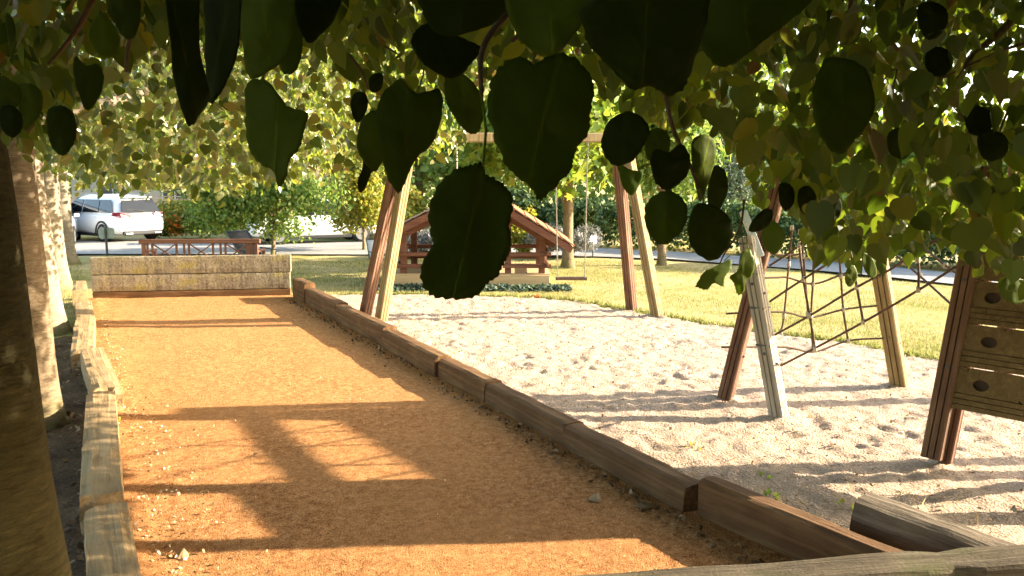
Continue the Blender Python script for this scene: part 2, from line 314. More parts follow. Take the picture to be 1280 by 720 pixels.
class MB:
    def __init__(s): s.v = []; s.f = []; s.mi = []
    def add(s, vs, fs, mi=0):
        b = len(s.v); s.v += [tuple(v) for v in vs]; s.f += [tuple(i+b for i in f) for f in fs]; s.mi += [mi]*len(fs)
    def box(s, c, size, rot=None, mi=0):
        hx, hy, hz = [q/2 for q in size]
        vs = [Vector((sx*hx, sy*hy, sz*hz)) for sz in (-1, 1) for sy in (-1, 1) for sx in (-1, 1)]
        if rot is not None: vs = [rot @ v for v in vs]
        c = Vector(c); vs = [v+c for v in vs]
        s.add(vs, [(0, 2, 3, 1), (4, 5, 7, 6), (0, 1, 5, 4), (2, 6, 7, 3), (0, 4, 6, 2), (1, 3, 7, 5)], mi)
    def bar(s, a, b, w, h, upv=(0, 0, 1), mi=0):
        a = Vector(a); b = Vector(b); x = (b-a); L = x.length; x.normalize()
        u = Vector(upv); y = u.cross(x)
        if y.length < 1e-4: y = Vector((0, 1, 0)).cross(x)
        y.normalize(); z = x.cross(y)
        R = Matrix((x, y, z)).transposed()
        s.box((a+b)/2, (L, w, h), R, mi)
    def tube(s, pts, r, n=8, mi=0, caps=True):
        pts = [Vector(p) for p in pts]; rr = r if isinstance(r, (list, tuple)) else [r]*len(pts)
        vs = []; fs = []; prev = None
        for i, p in enumerate(pts):
            t = (pts[min(i+1, len(pts)-1)]-pts[max(i-1, 0)]).normalized()
            if prev is None:
                a = Vector((0, 0, 1)) if abs(t.z) < 0.9 else Vector((1, 0, 0))
                u = t.cross(a).normalized()
            else:
                u = (prev - t*prev.dot(t)).normalized()
            prev = u; w = t.cross(u)
            for k in range(n):
                an = 2*math.pi*k/n; vs.append(p + (u*math.cos(an)+w*math.sin(an))*rr[i])
        for i in range(len(pts)-1):
            for k in range(n):
                a = i*n+k; b = i*n+(k+1) % n; fs.append((a, b, b+n, a+n))
        if caps:
            fs.append(tuple(range(n-1, -1, -1))); fs.append(tuple((len(pts)-1)*n+k for k in range(n)))
        s.add(vs, fs, mi)
    def build(s, name, mat, parent=None, smooth=False, bevel=0.0):
        o = link_mesh(name, s.v, s.f, mat, parent, smooth)
        if any(s.mi): o.data.polygons.foreach_set('material_index', s.mi)
        if bevel:
            md = o.modifiers.new('bevel', 'BEVEL'); md.width = bevel; md.segments = 2; md.limit_method = 'ANGLE'
        return o

def rough_box(name, L, W, Hh, mat, seed, amp=0.012, parent=None, endrough=0.03, bev=0.012, step=0.09):
    """a worn timber: box along local X (0..L), Y -W/2..W/2, Z 0..H, edges worn, ends split"""
    nx = max(3, int(L/step)); ny = 4; nz = 4
    bm = bmesh.new()
    idx = {}
    def pt(i, j, k):
        key = (i, j, k)
        if key in idx: return idx[key]
        x = L*i/nx; y = W*(j/ny-0.5); z = Hh*k/nz
        # rounded long edges
        ey = abs(j/ny-0.5) == 0.5; ez = k in (0, nz)
        if ey and ez:
            y *= 1-2*bev/W; z = z-bev if k == nz else z
        p = Vector((x, y, z)); q = Vector((x*2.2+seed*7.3, y*5, z*5))
        w = mnoise.noise(q)*amp; w2 = mnoise.noise(q*3.1+Vector((9, 9, 9)))*amp*0.7
        if ey: y += math.copysign(w+w2, y)
        if k == nz: z += w2 - abs(w)*0.9 - (amp*1.6 if (ey and mnoise.noise(q*1.7) > 0.25) else 0)
        if i == 0: x += abs(mnoise.noise(Vector((seed, y*18, z*18))))*endrough
        if i == nx: x -= abs(mnoise.noise(Vector((seed+5, y*18, z*18))))*endrough
        v = bm.verts.new((x, y, z)); idx[key] = v; return v
    def quad(a, b, c, d): bm.faces.new((a, b, c, d))
    for i in range(nx):
        for j in range(ny):
            quad(pt(i, j, nz), pt(i+1, j, nz), pt(i+1, j+1, nz), pt(i, j+1, nz))
            quad(pt(i, j, 0), pt(i, j+1, 0), pt(i+1, j+1, 0), pt(i+1, j, 0))
        for k in range(nz):
            quad(pt(i, 0, k), pt(i+1, 0, k), pt(i+1, 0, k+1), pt(i, 0, k+1))
            quad(pt(i, ny, k), pt(i, ny, k+1), pt(i+1, ny, k+1), pt(i+1, ny, k))
    for j in range(ny):
        for k in range(nz):
            quad(pt(0, j, k), pt(0, j, k+1), pt(0, j+1, k+1), pt(0, j+1, k))
            quad(pt(nx, j, k), pt(nx, j+1, k), pt(nx, j+1, k+1), pt(nx, j, k+1))
    me = bpy.data.meshes.new(name); bm.to_mesh(me); bm.free(); me.materials.append(mat)
    o = bpy.data.objects.new(name, me); COL.objects.link(o)
    if parent: adopt(o, parent)
    return o

def fluted_post(name, a, b, w, mat, parent, twist=0.0):
    """grooved playground post: extruded profile with three flutes on each side; local Z runs along the post"""
    prof = []
    h = w/2; g = w*0.17
    side = [(-h*0.82, 0), (-h*0.40, 0), (-h*0.33, g), (-h*0.26, 0), (h*0.26, 0), (h*0.33, g), (h*0.40, 0), (h*0.82, 0)]
    for q in range(4):
        c, s_ = math.cos(q*math.pi/2), math.sin(q*math.pi/2)
        for u, dep in side:
            x, y = u, -(h-dep); prof.append((x*c-y*s_, x*s_+y*c))
    a = Vector(a); b = Vector(b); L = (b-a).length
    n = len(prof); vs = []; fs = []
    for z in (0, L):
        for x, y in prof: vs.append((x, y, z))
    for i in range(n): fs.append((i, (i+1) % n, n+(i+1) % n, n+i))
    fs.append(tuple(range(n-1, -1, -1))); fs.append(tuple(range(n, 2*n)))
    o = link_mesh(name, vs, fs, mat, parent)
    z = (b-a).normalized(); x = Vector((math.cos(twist), math.sin(twist), 0)); x = (x-z*x.dot(z)).normalized(); y = z.cross(x)
    mt = Matrix((x, y, z)).transposed().to_4x4(); mt.translation = a
    o.matrix_basis = mt
    return o

# ------------------------------------------------------------------ leaves
def heart_outline(n=7, serr=0.0):
    pts = [(0, 0.02)]
    prof = [(0.10, -0.07), (0.27, -0.06), (0.41, 0.06), (0.475, 0.24), (0.455, 0.44), (0.36, 0.64), (0.22, 0.82), (0.09, 0.95)]
    if n <= 3: prof = [(0.38, 0.02), (0.46, 0.38), (0.22, 0.8)]
    elif n <= 5: prof = [(0.22, -0.06), (0.45, 0.12), (0.45, 0.45), (0.22, 0.82)]
    return pts + prof + [(0, 1.08)]
def leaf_template(n):
    half = heart_outline(n); k = len(half)
    v = [(x, y, 0.16*abs(x)-0.10*y*y) for x, y in half] + [(-x, y, 0.16*abs(x)-0.10*y*y) for x, y in half[1:-1]]
    f1 = list(range(k)); f2 = [0, k-1] + [k+i for i in range(k-3, -1, -1)]
    return np.array(v), [f1, f2]
T_FAR = (np.array([(0, 0, 0), (0.42, 0.12, 0.07), (0.40, 0.6, 0.05), (0, 1.05, -0.1), (-0.40, 0.6, 0.05), (-0.42, 0.12, 0.07)]), [[0, 1, 2, 3], [0, 3, 4, 5]])
T_MID = leaf_template(5)
T_NEAR = leaf_template(7)
T_STAR = (np.array([(0, 0, 0), (0.5, 0.05, 0.08), (0.28, 0.35, 0), (0.55, 0.7, 0.05), (0.15, 0.65, 0), (0, 1.1, -.1), (-0.15, 0.65, 0), (-0.55, 0.7, 0.05), (-0.28, 0.35, 0), (-0.5, 0.05, 0.08)]),
          [[0, 1, 2, 3, 4, 5], [0, 5, 6, 7, 8, 9]])
T_NEEDLE = (np.array([(-0.06, 0, 0), (0.06, 0, 0), (0.16, 0.5, 0.03), (0, 1, -0.05), (-0.16, 0.5, 0.03)]), [[0, 1, 2, 3, 4]])
T_CHIP = (np.array([(-0.3, 0, 0.02), (0.25, -0.1, 0.05), (0.4, 0.6, 0.1), (-0.2, 0.8, 0.02)]), [[0, 1, 2, 3]])

def norm(a): return a/np.maximum(np.linalg.norm(a, axis=1, keepdims=True), 1e-9)
def variants(tv):
    a = tv.copy(); b = tv.copy(); c_ = tv.copy(); d = tv.copy()
    b[:, 0] *= 0.82; b[:, 2] += 0.35*np.abs(b[:, 0])                       # half folded
    c_[:, 2] += 0.30*c_[:, 1]**2-0.2*np.abs(c_[:, 0]); c_[:, 0] *= 1.06; c_[:, 1] *= 0.93      # tip curled back
    d[:, 0] += 0.16*d[:, 1]**2; d[:, 2] += 0.22*d[:, 0]*d[:, 1]; d[:, 0] *= 0.9                # skewed and twisted
    return np.stack([a, b, c_, d])
def leaf_mesh(name, P, tipdir, nrm, size, tmpl, mat, parent=None, rnd=None):
    tv, tf = tmpl; n = len(P); k = len(tv)
    tv = variants(tv)[rng.integers(0, 4, n)]*np.stack([rng.uniform(0.85, 1.12, n), np.ones(n), np.ones(n)], 1)[:, None, :]
    y = norm(tipdir); x = norm(np.cross(y, nrm)); z = np.cross(x, y)
    S = size[:, None, None]
    V = P[:, None, :] + S*(tv[:, :, 0:1]*x[:, None, :] + tv[:, :, 1:2]*y[:, None, :] + tv[:, :, 2:3]*z[:, None, :])
    V = V.reshape(-1, 3)
    loops = []; sizes = []
    for f in tf: sizes.append(len(f))
    flat = np.concatenate([np.array(f) for f in tf])
    L = (np.arange(n)[:, None]*k + flat[None, :]).reshape(-1)
    tot = np.tile(np.array(sizes), n); st = np.concatenate([[0], np.cumsum(tot)[:-1]])
    me = bpy.data.meshes.new(name)
    me.vertices.add(len(V)); me.vertices.foreach_set('co', V.astype(np.float32).ravel())
    me.loops.add(len(L)); me.loops.foreach_set('vertex_index', L.astype(np.int32))
    me.polygons.add(len(tot)); me.polygons.foreach_set('loop_start', st.astype(np.int32)); me.polygons.foreach_set('loop_total', tot.astype(np.int32))
    me.update(calc_edges=True); me.validate()
    if rnd is None: rnd = rng.random(n)
    at = me.attributes.new('rnd', 'FLOAT', 'FACE'); at.data.foreach_set('value', np.repeat(rnd, len(tf)).astype(np.float32))
    me.materials.append(mat)
    o = bpy.data.objects.new(name, me); COL.objects.link(o)
    if parent: adopt(o, parent)
    return o
def rand_unit(n):
    return norm(rng.normal(size=(n, 3)))
def hang(n, droop=1.0, spread=0.75):
    """tips that hang down with spread, blades turned every way"""
    t = rand_unit(n)*spread; t[:, 2] -= droop
    return t, rand_unit(n)
def clumped(n, sampler, clump=14, spread=0.22):
    """leaves gathered in twigs: cluster centres from sampler, leaves round them"""
    c = sampler(max(1, n//clump)); i = rng.integers(0, len(c), n)
    return c[i] + rng.normal(size=(n, 3))*np.array([spread, spread, spread*0.8])

# ================================================================== THE SETTING
def grid_sheet(name, x0, x1, y0, y1, step, mat, hfun, inside=None, smooth=True):
    xs = np.arange(x0, x1+1e-6, step); ys = np.arange(y0, y1+1e-6, step)
    vs = [(x, y, hfun(x, y)) for y in ys for x in xs]; nx = len(xs); fs = []
    for j in range(len(ys)-1):
        for i in range(nx-1):
            if inside is None or inside(xs[i]+step/2, ys[j]+step/2): fs.append((j*nx+i, j*nx+i+1, (j+1)*nx+i+1, (j+1)*nx+i))
    o = link_mesh(name, vs, fs, mat, None, smooth)
    bm = bmesh.new(); bm.from_mesh(o.data); loose = [v for v in bm.verts if not v.link_faces]
    bmesh.ops.delete(bm, geom=loose, context='VERTS'); bm.to_mesh(o.data); bm.free()
    return o
def N3(x, y, s, seed=0.0): return mnoise.noise(Vector((x*s, y*s, seed)))

SAND_EDGE = [(3.3, 13.5), (3.75, 13.45), (4.6, 13.05), (5.6, 12.35), (6.5, 11.55), (6.95, 11.0), (7.1, 10.2), (7.22, 9.3), (7.5, 8.1), (8.05, 6.6), (8.15, 5.4), (8.6, 4.3), (9.6, 3.0), (11.0, 1.8), (12.2, 0.2), (12.5, -2.5)]
def sand_in(x, y, grow=0.0):
    if x < 3.2 or y < -2.5: return False
    for (xa, ya), (xb, yb) in zip(SAND_EDGE, SAND_EDGE[1:]):
        if yb <= y <= ya:
            t = (ya-y)/(ya-yb); return x < xa+(xb-xa)*t + 0.10*N3(x, y, 2.2, 4) + 0.05*N3(x, y, 7, 6)+grow
    return False
# ground out to the horizon: the lawn
lawn = link_mesh('lawn', [(-900, -900, -0.06), (900, -900, -0.06), (900, 900, -0.06), (-900, 900, -0.06)], [(0, 1, 2, 3)], M['lawn'])
tag(lawn, kind='structure')
turf = grid_sheet('turf', -8, 30, -3, 24, 0.25, M['lawn'], lambda x, y: -0.012+0.025*N3(x, y, 0.5, 3)+0.012*N3(x, y, 2.5, 5),
                  lambda x, y: not (0.0 < x < 3.3 and 2.2 < y < 13.5) and not sand_in(x, y, -0.3))
tag(turf, kind='structure')

COURT_Y1 = lambda x: 14.93 - (x-0.11)*0.363
court = grid_sheet('court_gravel', -0.02, 3.2, 1.9, 15.1, 0.022, M['court'],
                   lambda x, y: 0.016+0.010*N3(x, y, 1.2, 1)+0.004*N3(x, y, 6, 2)+0.0035*N3(x, y, 19, 3)*(0.6+N3(x, y, 1.7, 6))+0.0028*N3(x, y, 33, 5)+0.02*math.exp(-abs(x-0.15)*4)*(1+N3(x, y, 5, 8)),
                   lambda x, y: y < COURT_Y1(x)+0.06)
tag(court, kind='structure')

def sand_h(x, y):
    h = 0.03+0.012*N3(x, y, 1.1, 2)+0.014*N3(x, y, 3.6, 4)
    # scuffed hollows where feet have turned the sand over
    wx_ = x+0.12*N3(x, y, 2.3, 11); wy_ = y+0.12*N3(x, y, 2.3, 13); am = 1.0+0.8*max(-0.5, N3(x, y, 0.9, 17))
    r = N3(wx_, wy_, 5.5, 9); h += am*(0.016*(1-abs(r)*2.0) - 0.008)
    h += am*0.013*N3(wx_, wy_, 9, 1)+0.010*N3(x, y, 19, 5)
    for qx, qy in ((5.0, 5.3), (4.97, 4.58), (6.82, 4.82), (5.1, 3.29), (3.5, 10.96), (3.53, 10.43), (7.28, 9.71), (7.27, 9.08)):
        d2 = (x-qx)**2+(y-qy)**2
        if d2 < 0.25: h += 0.03*math.exp(-d2/0.02)
    return h
sand = grid_sheet('play_sand', 3.2, 12.6, -2.4, 13.6, 0.035, M['sand'], sand_h, sand_in)
tag(sand, kind='structure')

soil = grid_sheet('soil_strip', -1.4, 0.02, -2.0, 11.5, 0.07, M['soil'], lambda x, y: 0.02+0.03*N3(x, y, 3, 2)+0.02*N3(x, y, 9, 1),
                  lambda x, y: x > -1.0+0.5*N3(x, y, 0.8, 3)+0.10*(y-6)*0.9)
tag(soil, kind='structure')
near_ground = grid_sheet('path_earth', -6, 6, -7, 2.6, 0.15, M['soil'], lambda x, y: 0.008+0.02*N3(x, y, 3, 2), None)
tag(near_ground, kind='structure')

def strip(name, near, far, mat, z):
    vs = []; fs = []
    for (a, b) in zip(near, far): vs += [(a[0], a[1], z), (b[0], b[1], z)]
    for i in range(len(near)-1): fs.append((2*i, 2*i+2, 2*i+3, 2*i+1))
    return link_mesh(name, vs, fs, mat)
rn = [(-700, 319), (-200, 319), (100, 319), (430, 319.5), (600, 321), (741, 322), (840, 325.5), (1000, 338), (1100, 347), (1200, 358), (1290, 372), (1500, 410), (1800, 480)]
rf = [(-700, 302), (-200, 302), (100, 302.5), (430, 303), (600, 307), (741, 311), (840, 316), (1000, 326), (1100, 334), (1200, 344), (1290, 354), (1500, 385), (1800, 440)]
road = strip('road', [G(*p) for p in rn], [G(*p) for p in rf], M['road'], 0.035)
tag(road, kind='structure')

# ================================================================== COURT TIMBERS
# back wall: three boards, one on another
wa, wb = Vector((0.08, 14.96, 0)), Vector((3.10, 13.86, 0))
wx = (wb-wa).normalized(); ang = math.atan2(wx.y, wx.x)
t = empty('timber_wall', wa, ang, 'low wall of three stacked timber boards with yellow lichen closing the far end of the orange court', 'wall', world=False)
z = -0.02
for i, (hh, th) in enumerate([(0.16, 0.15), (0.285, 0.15), (0.295, 0.155)]):
    b = rough_box('board', (wb-wa).length+(0.02 if i == 2 else 0), th, hh-0.006, M['wallboard'] if i else M['sleeper'], 40+i, 0.005, t, 0.012, 0.006, 0.05)
    b.location = (0, 0.08, z); z += hh
# kerb sleepers along the sand (right hand side of the court)
ys = [13.55, 12.75, 10.95, 8.97, 7.30, 6.25, 4.90, 3.52]
nm = ['first', 'second', 'third', 'fourth', 'fifth', 'sixth', 'seventh', 'eighth']
looks = ['tall short end block', 'reddish brown timber sleeper', 'reddish brown timber sleeper', 'long brown timber sleeper', 'timber sleeper with split edge', 'timber sleeper with grey worn top', 'dark topped timber sleeper']
for i in range(7):
    y1, y0 = ys[i], ys[i+1]
    hh = [0.35, 0.275, 0.255, 0.23, 0.205, 0.188, 0.185][i]
    o = rough_box('kerb_sleeper', y1-y0-0.012, 0.19, hh+0.04, M['sleeper_dark'] if i in (5, 6) else M['sleeper'], i+1, 0.008)
    o.location = (3.165+0.015*math.sin(i*1.7), y1, -0.04); o.rotation_euler = (0, 0, -math.pi/2+0.006*math.cos(i*3))
    tag(o, f'{looks[i]} in the sand side kerb, {nm[i]} from the far wall', 'sleeper', 'kerb sleepers between court and sand')
o = rough_box('kerb_sleeper', 1.75, 0.16, 0.30, M['sleeper'], 21, 0.007)
o.location = (3.20, 3.49, -0.06); o.rotation_euler = (0, 0, -math.pi/2+0.10)
tag(o, 'brown kerb sleeper with pale sunlit top, nearest of the row beside the sand', 'sleeper', 'kerb sleepers between court and sand')
p0 = G(1058, 690); p0.z = 0
o = rough_box('sleeper_offcut', 1.5, 0.22, 0.36, M['sleeper_grey'], 22, 0.012, None, 0.02, 0.015)
o.location = (p0.x+0.10, p0.y+0.02, -0.05); o.rotation_euler = (0, 0.06, -math.pi/2+0.22)
tag(o, 'short sleeper with cracked grey top standing apart in the sand behind the log rail', 'sleeper')
# kerb sleepers along the trees (left), worn and crooked
lk = [(14.75, 13.45, 0.02, 0.36, 0.0, 'pale square end block of the kerb beside the far timber wall'),
      (13.40, 11.55, 0.06, 0.21, 0.01, 'rotten edged kerb sleeper next after the end block on the tree side'),
      (11.50, 9.42, 0.07, 0.23, -0.02, 'worn sleeper with broken edge in the tree side kerb, third from the far wall'),
      (9.36, 7.42, 0.12, 0.25, 0.05, 'crooked sleeper jutting into the court on the tree side'),
      (7.36, 4.86, 0.16, 0.25, -0.02, 'long pale worn sleeper along the court on the tree side'),
      (4.80, 2.6, 0.13, 0.22, 0.01, 'sleeper with a split end nearest the viewer on the tree side')]
for i, (y1, y0, xi, hh, rz, lb) in enumerate(lk):
    o = rough_box('kerb_sleeper', y1-y0, 0.22 if i else 0.2, hh+0.05, M['sleeper_pale'], 60+i, 0.010 if i else 0.006, None, 0.08 if i else 0.01, 0.006, 0.04)
    o.location = (xi-0.11, y1, -0.05); o.rotation_euler = (0, 0, -math.pi/2+rz)
    tag(o, lb, 'sleeper', 'kerb sleepers along the tree row')
# log rail in the foreground
a = LD(-0.95, 3.24, 0.105); b = LD(3.2, 3.44, 0.318)
pts = []; rr = []
for i in range(34):
    u = i/33; p = a.lerp(b, u); p.z += 0.012*mnoise.noise(Vector((u*9, 3, 1))); p += Vector((0, 0.010*mnoise.noise(Vector((u*8, 8, 1))), 0))
    pts.append(p); rr.append(0.098+0.006*mnoise.noise(Vector((u*14, 1, 1)))-(0.016 if i == 23 else 0))
mb = MB()
loc0 = Vector((a.x, a.y, 0)); dx = (b-a); an = math.atan2(dx.y, dx.x)
t = empty('log_rail', loc0, an, 'weathered grey log rail with a cracked joint lying across the near end of the court', 'rail', world=False)
Ri = Matrix.Rotation(-an, 3, 'Z')
n_ = 20; vs = []; fs = []
for i, p in enumerate(pts):
    q = Ri @ (p-loc0)
    for k in range(n_):
        th = 2*math.pi*k/n_
        r = rr[i]*(1+0.07*mnoise.noise(Vector((k*0.9, i*0.22, 2)))+0.03*mnoise.noise(Vector((k*2.3, i*0.15, 7))))
        zz = r*math.sin(th); zz = min(zz, 0.072) 
        cy_ = math.copysign(abs(math.cos(th))**0.45, math.cos(th)); zz = math.copysign(abs(math.sin(th))**0.6, math.sin(th))*r
        zz = min(zz, 0.066+0.006*mnoise.noise(Vector((k*0.7, i*0.3, 4)))); vs.append((q.x, q.y+r*cy_, q.z+zz))
for i in range(len(pts)-1):
    for k in range(n_):
        A, B = i*n_+k, i*n_+(k+1) % n_; fs.append((A, A+n_, B+n_, B))
fs.append(tuple(range(n_))); fs.append(tuple((len(pts)-1)*n_+k for k in range(n_-1, -1, -1)))
link_mesh('log', vs, fs, M['log_grey'], t)
for u in (0.35, 2.3, 3.75):
    mb = MB(); mb.tube([(u, 0.0, -0.1), (u, 0.0, 0.25)], 0.07, 10); mb.build('stake', M['log_grey'], t)

# ================================================================== CLIMBING FRAME
Ab, Atop = LD(1.92, 7.03), AT(988, 172, 7.0)
Bb, Btop = LD(2.21, 6.38), AT(929, 264, 7.0)
Cb, Ctop = LD(3.72, 7.47), AT(1078, 203, 7.25)
Db, Dtop = LD(2.88, 5.30), AT(1239, 188, 5.42)
P1 = Vector((7.26, 4.15, 2.35)); P2 = Vector((7.35, 2.4, 2.35))
rd = (P2-P1).normalized(); P3 = P1+rd*2.0
t = empty('climbing_frame', (Cb.x, Cb.y, 0), 0, 'wooden climbing frame with leaning posts, rope net and plank climbing wall in the sand', 'climbing frame')
def ext(a, b, k): return a+(b-a)*k
fluted_post('leg', ext(Ab, Atop, -0.04), Atop, 0.125, M['post_red'], t, 0.5)
fluted_post('leg', ext(Bb, Btop, -0.03), ext(Bb, Btop, 0.87), 0.125, M['post_grey'], t, 0.3)
mb = MB(); mb.bar(ext(Bb, Btop, 0.78)+Vector((0.04, -0.07, 0)), Btop, 0.07, 0.02, (0.3, 1, 0)); mb.build('bracket', M['metal'], t, bevel=0.004)
fluted_post('leg', ext(Cb, Ctop, -0.03), Ctop, 0.14, M['post_green'], t, 0.45)
dl = fluted_post('leg', ext(Db, Dtop, 0.045), Dtop, 0.125, M['post_dark'], t, 0.35)
Db2 = Db+Vector((0.11, -0.02, 0)); Dt2 = Dtop+Vector((0.11, -0.05, 0))
fluted_post('leg', ext(Db2, Dt2, 0.03), ext(Db2, Dt2, 0.9), 0.105, M['post_red'], t, 0.35)
for bs in (Ab, Bb, Cb, Db+Vector((0.05, 0, 0))):
    mb = MB(); mb.box((bs.x, bs.y, 0.05), (0.055, 0.055, 0.22)); mb.build('post_anchor', M['metal'], t)
for lg in [o for o in t.children if o.name.startswith('leg')]:
    for zz in (0.55, 1.15):
        for (ax_, sg) in (('y', -1), ('x', -1)):
            mb = MB(); c_ = Vector((0, sg*0.0625, zz)) if ax_ == 'y' else Vector((sg*0.0625, 0, zz+0.09)); d_ = Vector((0, sg, 0)) if ax_ == 'y' else Vector((sg, 0, 0))
            mb.tube([c_, c_+d_*0.004, c_+d_*0.0041, c_+d_*0.014], [0.014, 0.014, 0.009, 0.008], 8); mb.build('bolt', M['metal_dark'], lg)
# climbing wall
pu = (Dtop-Db).normalized()
px_ = (LD(0.63, -0.71)).normalized()
po = Db+pu*0.47+px_*0.03-Vector((0, 0, 0))
pz = pu; pn = px_.cross(pz).normalized(); pz2 = pn.cross(px_).normalized()
PW = 0.99; PH = 0.292
mb = MB()
def plank(u0, u1, v0, v1, holes, th=0.034):
    """one plank with round hand holes and routed grooves"""
    cells = []; xs = [u0]
    for h in holes: xs += [h[0]-0.09, h[0]+0.09]
    xs.append(u1)
    def Q(u, v, w): return po + px_*u + pz2*v + pn*w
    def slab(a, b, c, d, w0=0.0, w1=th):
        vs = [Q(a, c, w0), Q(b, c, w0), Q(b, d, w0), Q(a, d, w0), Q(a, c, w1), Q(b, c, w1), Q(b, d, w1), Q(a, d, w1)]
        mb.add(vs, [(0, 3, 2, 1), (4, 5, 6, 7), (0, 1, 5, 4), (2, 3, 7, 6), (1, 2, 6, 5), (3, 0, 4, 7)])
    for i in range(0, len(xs)-1, 2): slab(xs[i], xs[i+1], v0, v1)
    for (hu, hv, hr) in holes:
        n = 24; a0, a1 = hu-0.09, hu+0.09; out = []; inn = []
        for k in range(n):
            th_ = 2*math.pi*(k+0.5)/n; c, s_ = math.cos(th_), math.sin(th_)
            m_ = max(abs(c)/((a1-a0)/2), 1e-6); sy = (v1-hv) if s_ > 0 else (hv-v0); m_ = max(m_, abs(s_)/sy)
            out.append((hu+c/m_, hv+s_/m_)); inn.append((hu+c*hr*1.15, hv+s_*hr*0.85))
        vs = []
        for w in (0.0, th):
            vs += [Q(*q, w) for q in out] + [Q(*q, w) for q in inn]
        fs = []
        for k in range(n):
            j = (k+1) % n
            fs += [(k, n+k, n+j, j), (2*n+k, 2*n+j, 3*n+j, 3*n+k), (n+k, 3*n+k, 3*n+j, n+j)]
        mb.add(vs, fs)
rows = 3
for r in range(rows):
    v0 = r*PH; v1 = v0+PH-0.008
    hv = v0+0.14
    g = [v0+0.0, v0+0.05, v0+0.095]
    hs = [(0.20+0.015*(r % 2), v0+0.18, 0.043), (0.52, v0+0.20, 0.043), (0.84, v0+0.17, 0.043)]
    if r == 3: hs = [(0.34, v0+0.18, 0.043), (0.72, v0+0.18, 0.043)]
    # grooved lower half: three narrow tongues, then the broad board with the holes
    for q in range(3): plank(0, PW, v0+q*0.037, v0+q*0.037+0.032, [])
    plank(0, PW, v0+0.111, v1, hs)
w0_, w1_ = 0.0, 0.034; vt = 3*PH
vs = [(0, vt), (PW, vt), (PW, vt+0.48), (0, vt+0.44)]
mb.add([Qp0 for Qp0 in [po+px_*u+pz2*v+pn*w0_ for u, v in vs]]+[po+px_*u+pz2*v+pn*w1_ for u, v in vs], [(0, 3, 2, 1), (4, 5, 6, 7), (0, 1, 5, 4), (2, 3, 7, 6), (1, 2, 6, 5), (3, 0, 4, 7)])
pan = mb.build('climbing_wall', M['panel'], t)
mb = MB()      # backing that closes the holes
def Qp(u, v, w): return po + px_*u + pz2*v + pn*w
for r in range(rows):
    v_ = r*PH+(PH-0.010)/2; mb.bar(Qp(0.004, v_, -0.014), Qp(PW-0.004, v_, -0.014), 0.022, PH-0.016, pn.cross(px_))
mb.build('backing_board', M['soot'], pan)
# panel's other side post and props
Eb = Db+px_*(PW+0.05); Et = Dtop+px_*(PW+0.05)
fluted_post('leg', Eb, Et, 0.125, M['post_dark'], t, 0.35)
prop = LD(3.40, 5.0); fluted_post('leg', prop, prop+Vector((0.25, -0.35, 0.55)), 0.10, M['post_dark'], t, 0.2)
# ridge and far trestles
mb = MB(); mb.tube([P1-rd*0.1, P3], 0.066, 12); mb.build('beam', M['post_red'], t)
mb = MB(); mb.tube([Atop-Vector((0, 0, 0.05)), P1], 0.05, 12); mb.build('beam', M['post_red'], t)
fluted_post('leg', P1-Vector((0.02, 0.04, 2.36)), P1-Vector((0, 0, 0.06)), 0.125, M['post_red'], t, 0.3)
fluted_post('leg', P3-Vector((0.02, 0.04, 2.36)), P3-Vector((0, 0, 0.06)), 0.125, M['post_red'], t, 0.3)
Q1 = Vector((8.04, 3.77, 2.33)); Q2 = Vector((8.23, 2.15, 2.33)); qd = (Q2-Q1).normalized(); Q3 = Q1+qd*1.75
for k in range(3):
    dz_ = Vector((0, 0, -0.185*k)); mb = MB(); mb.bar(Q1-qd*0.05+dz_, Q3+dz_, 0.05, 0.184); mb.build('rail_board', M['panel'], t)
for q in (Q1, Q3):
    fluted_post('leg', q-Vector((0, 0.03, 2.36)), q-Vector((0, 0, 0.11)), 0.12, M['post_red'], t, 0.3)
for p_, q_ in ((P1, Q1), (P3, Q3)):
    mb = MB(); mb.bar(p_, q_, 0.05, 0.07); mb.build('cross_board', M['panel'], t)
# rope nets: near side from post B to the wall post, far side from post A to post C, and from post C to the wall post
def dBD(x): return 6.70+(5.38-6.70)*(x-955)/(1222-955)
def dAC(x): return 7.03+(7.40-7.03)*(x-930)/(1110-930)
def dCD(x): return 7.35+(5.55-7.35)*(x-1105)/(1215-1105)
def smooth_pts(px, dfun, sag=0.0):
    P = [AT(x, y, dfun(x)) for x, y in px]; out = []
    for i in range(len(P)-1):
        p0 = P[max(i-1, 0)]; p1 = P[i]; p2 = P[i+1]; p3 = P[min(i+2, len(P)-1)]
        for k in range(5):
            u = k/5; out.append(0.5*((2*p1)+(p2-p0)*u+(2*p0-5*p1+4*p2-p3)*u*u+(3*p1-p0-3*p2+p3)*u**3))
    out.append(P[-1]); return out
near_net = [[(962, 332), (999, 307), (1050, 262), (1090, 236), (1226, 168)], [(962, 377), (1004, 349), (1050, 320), (1110, 280), (1224, 215)], [(966, 420), (1013, 394), (1071, 359), (1109, 339), (1131, 325), (1221, 268)],
            [(972, 459), (1017, 436), (1075, 405), (1144, 365), (1201, 329), (1215, 316)],
            [(999, 307), (1004, 349), (1012, 394), (1019, 436)], [(1050, 262), (1062, 310), (1071, 359), (1079, 402)], [(1131, 285), (1147, 325), (1148, 362)]]
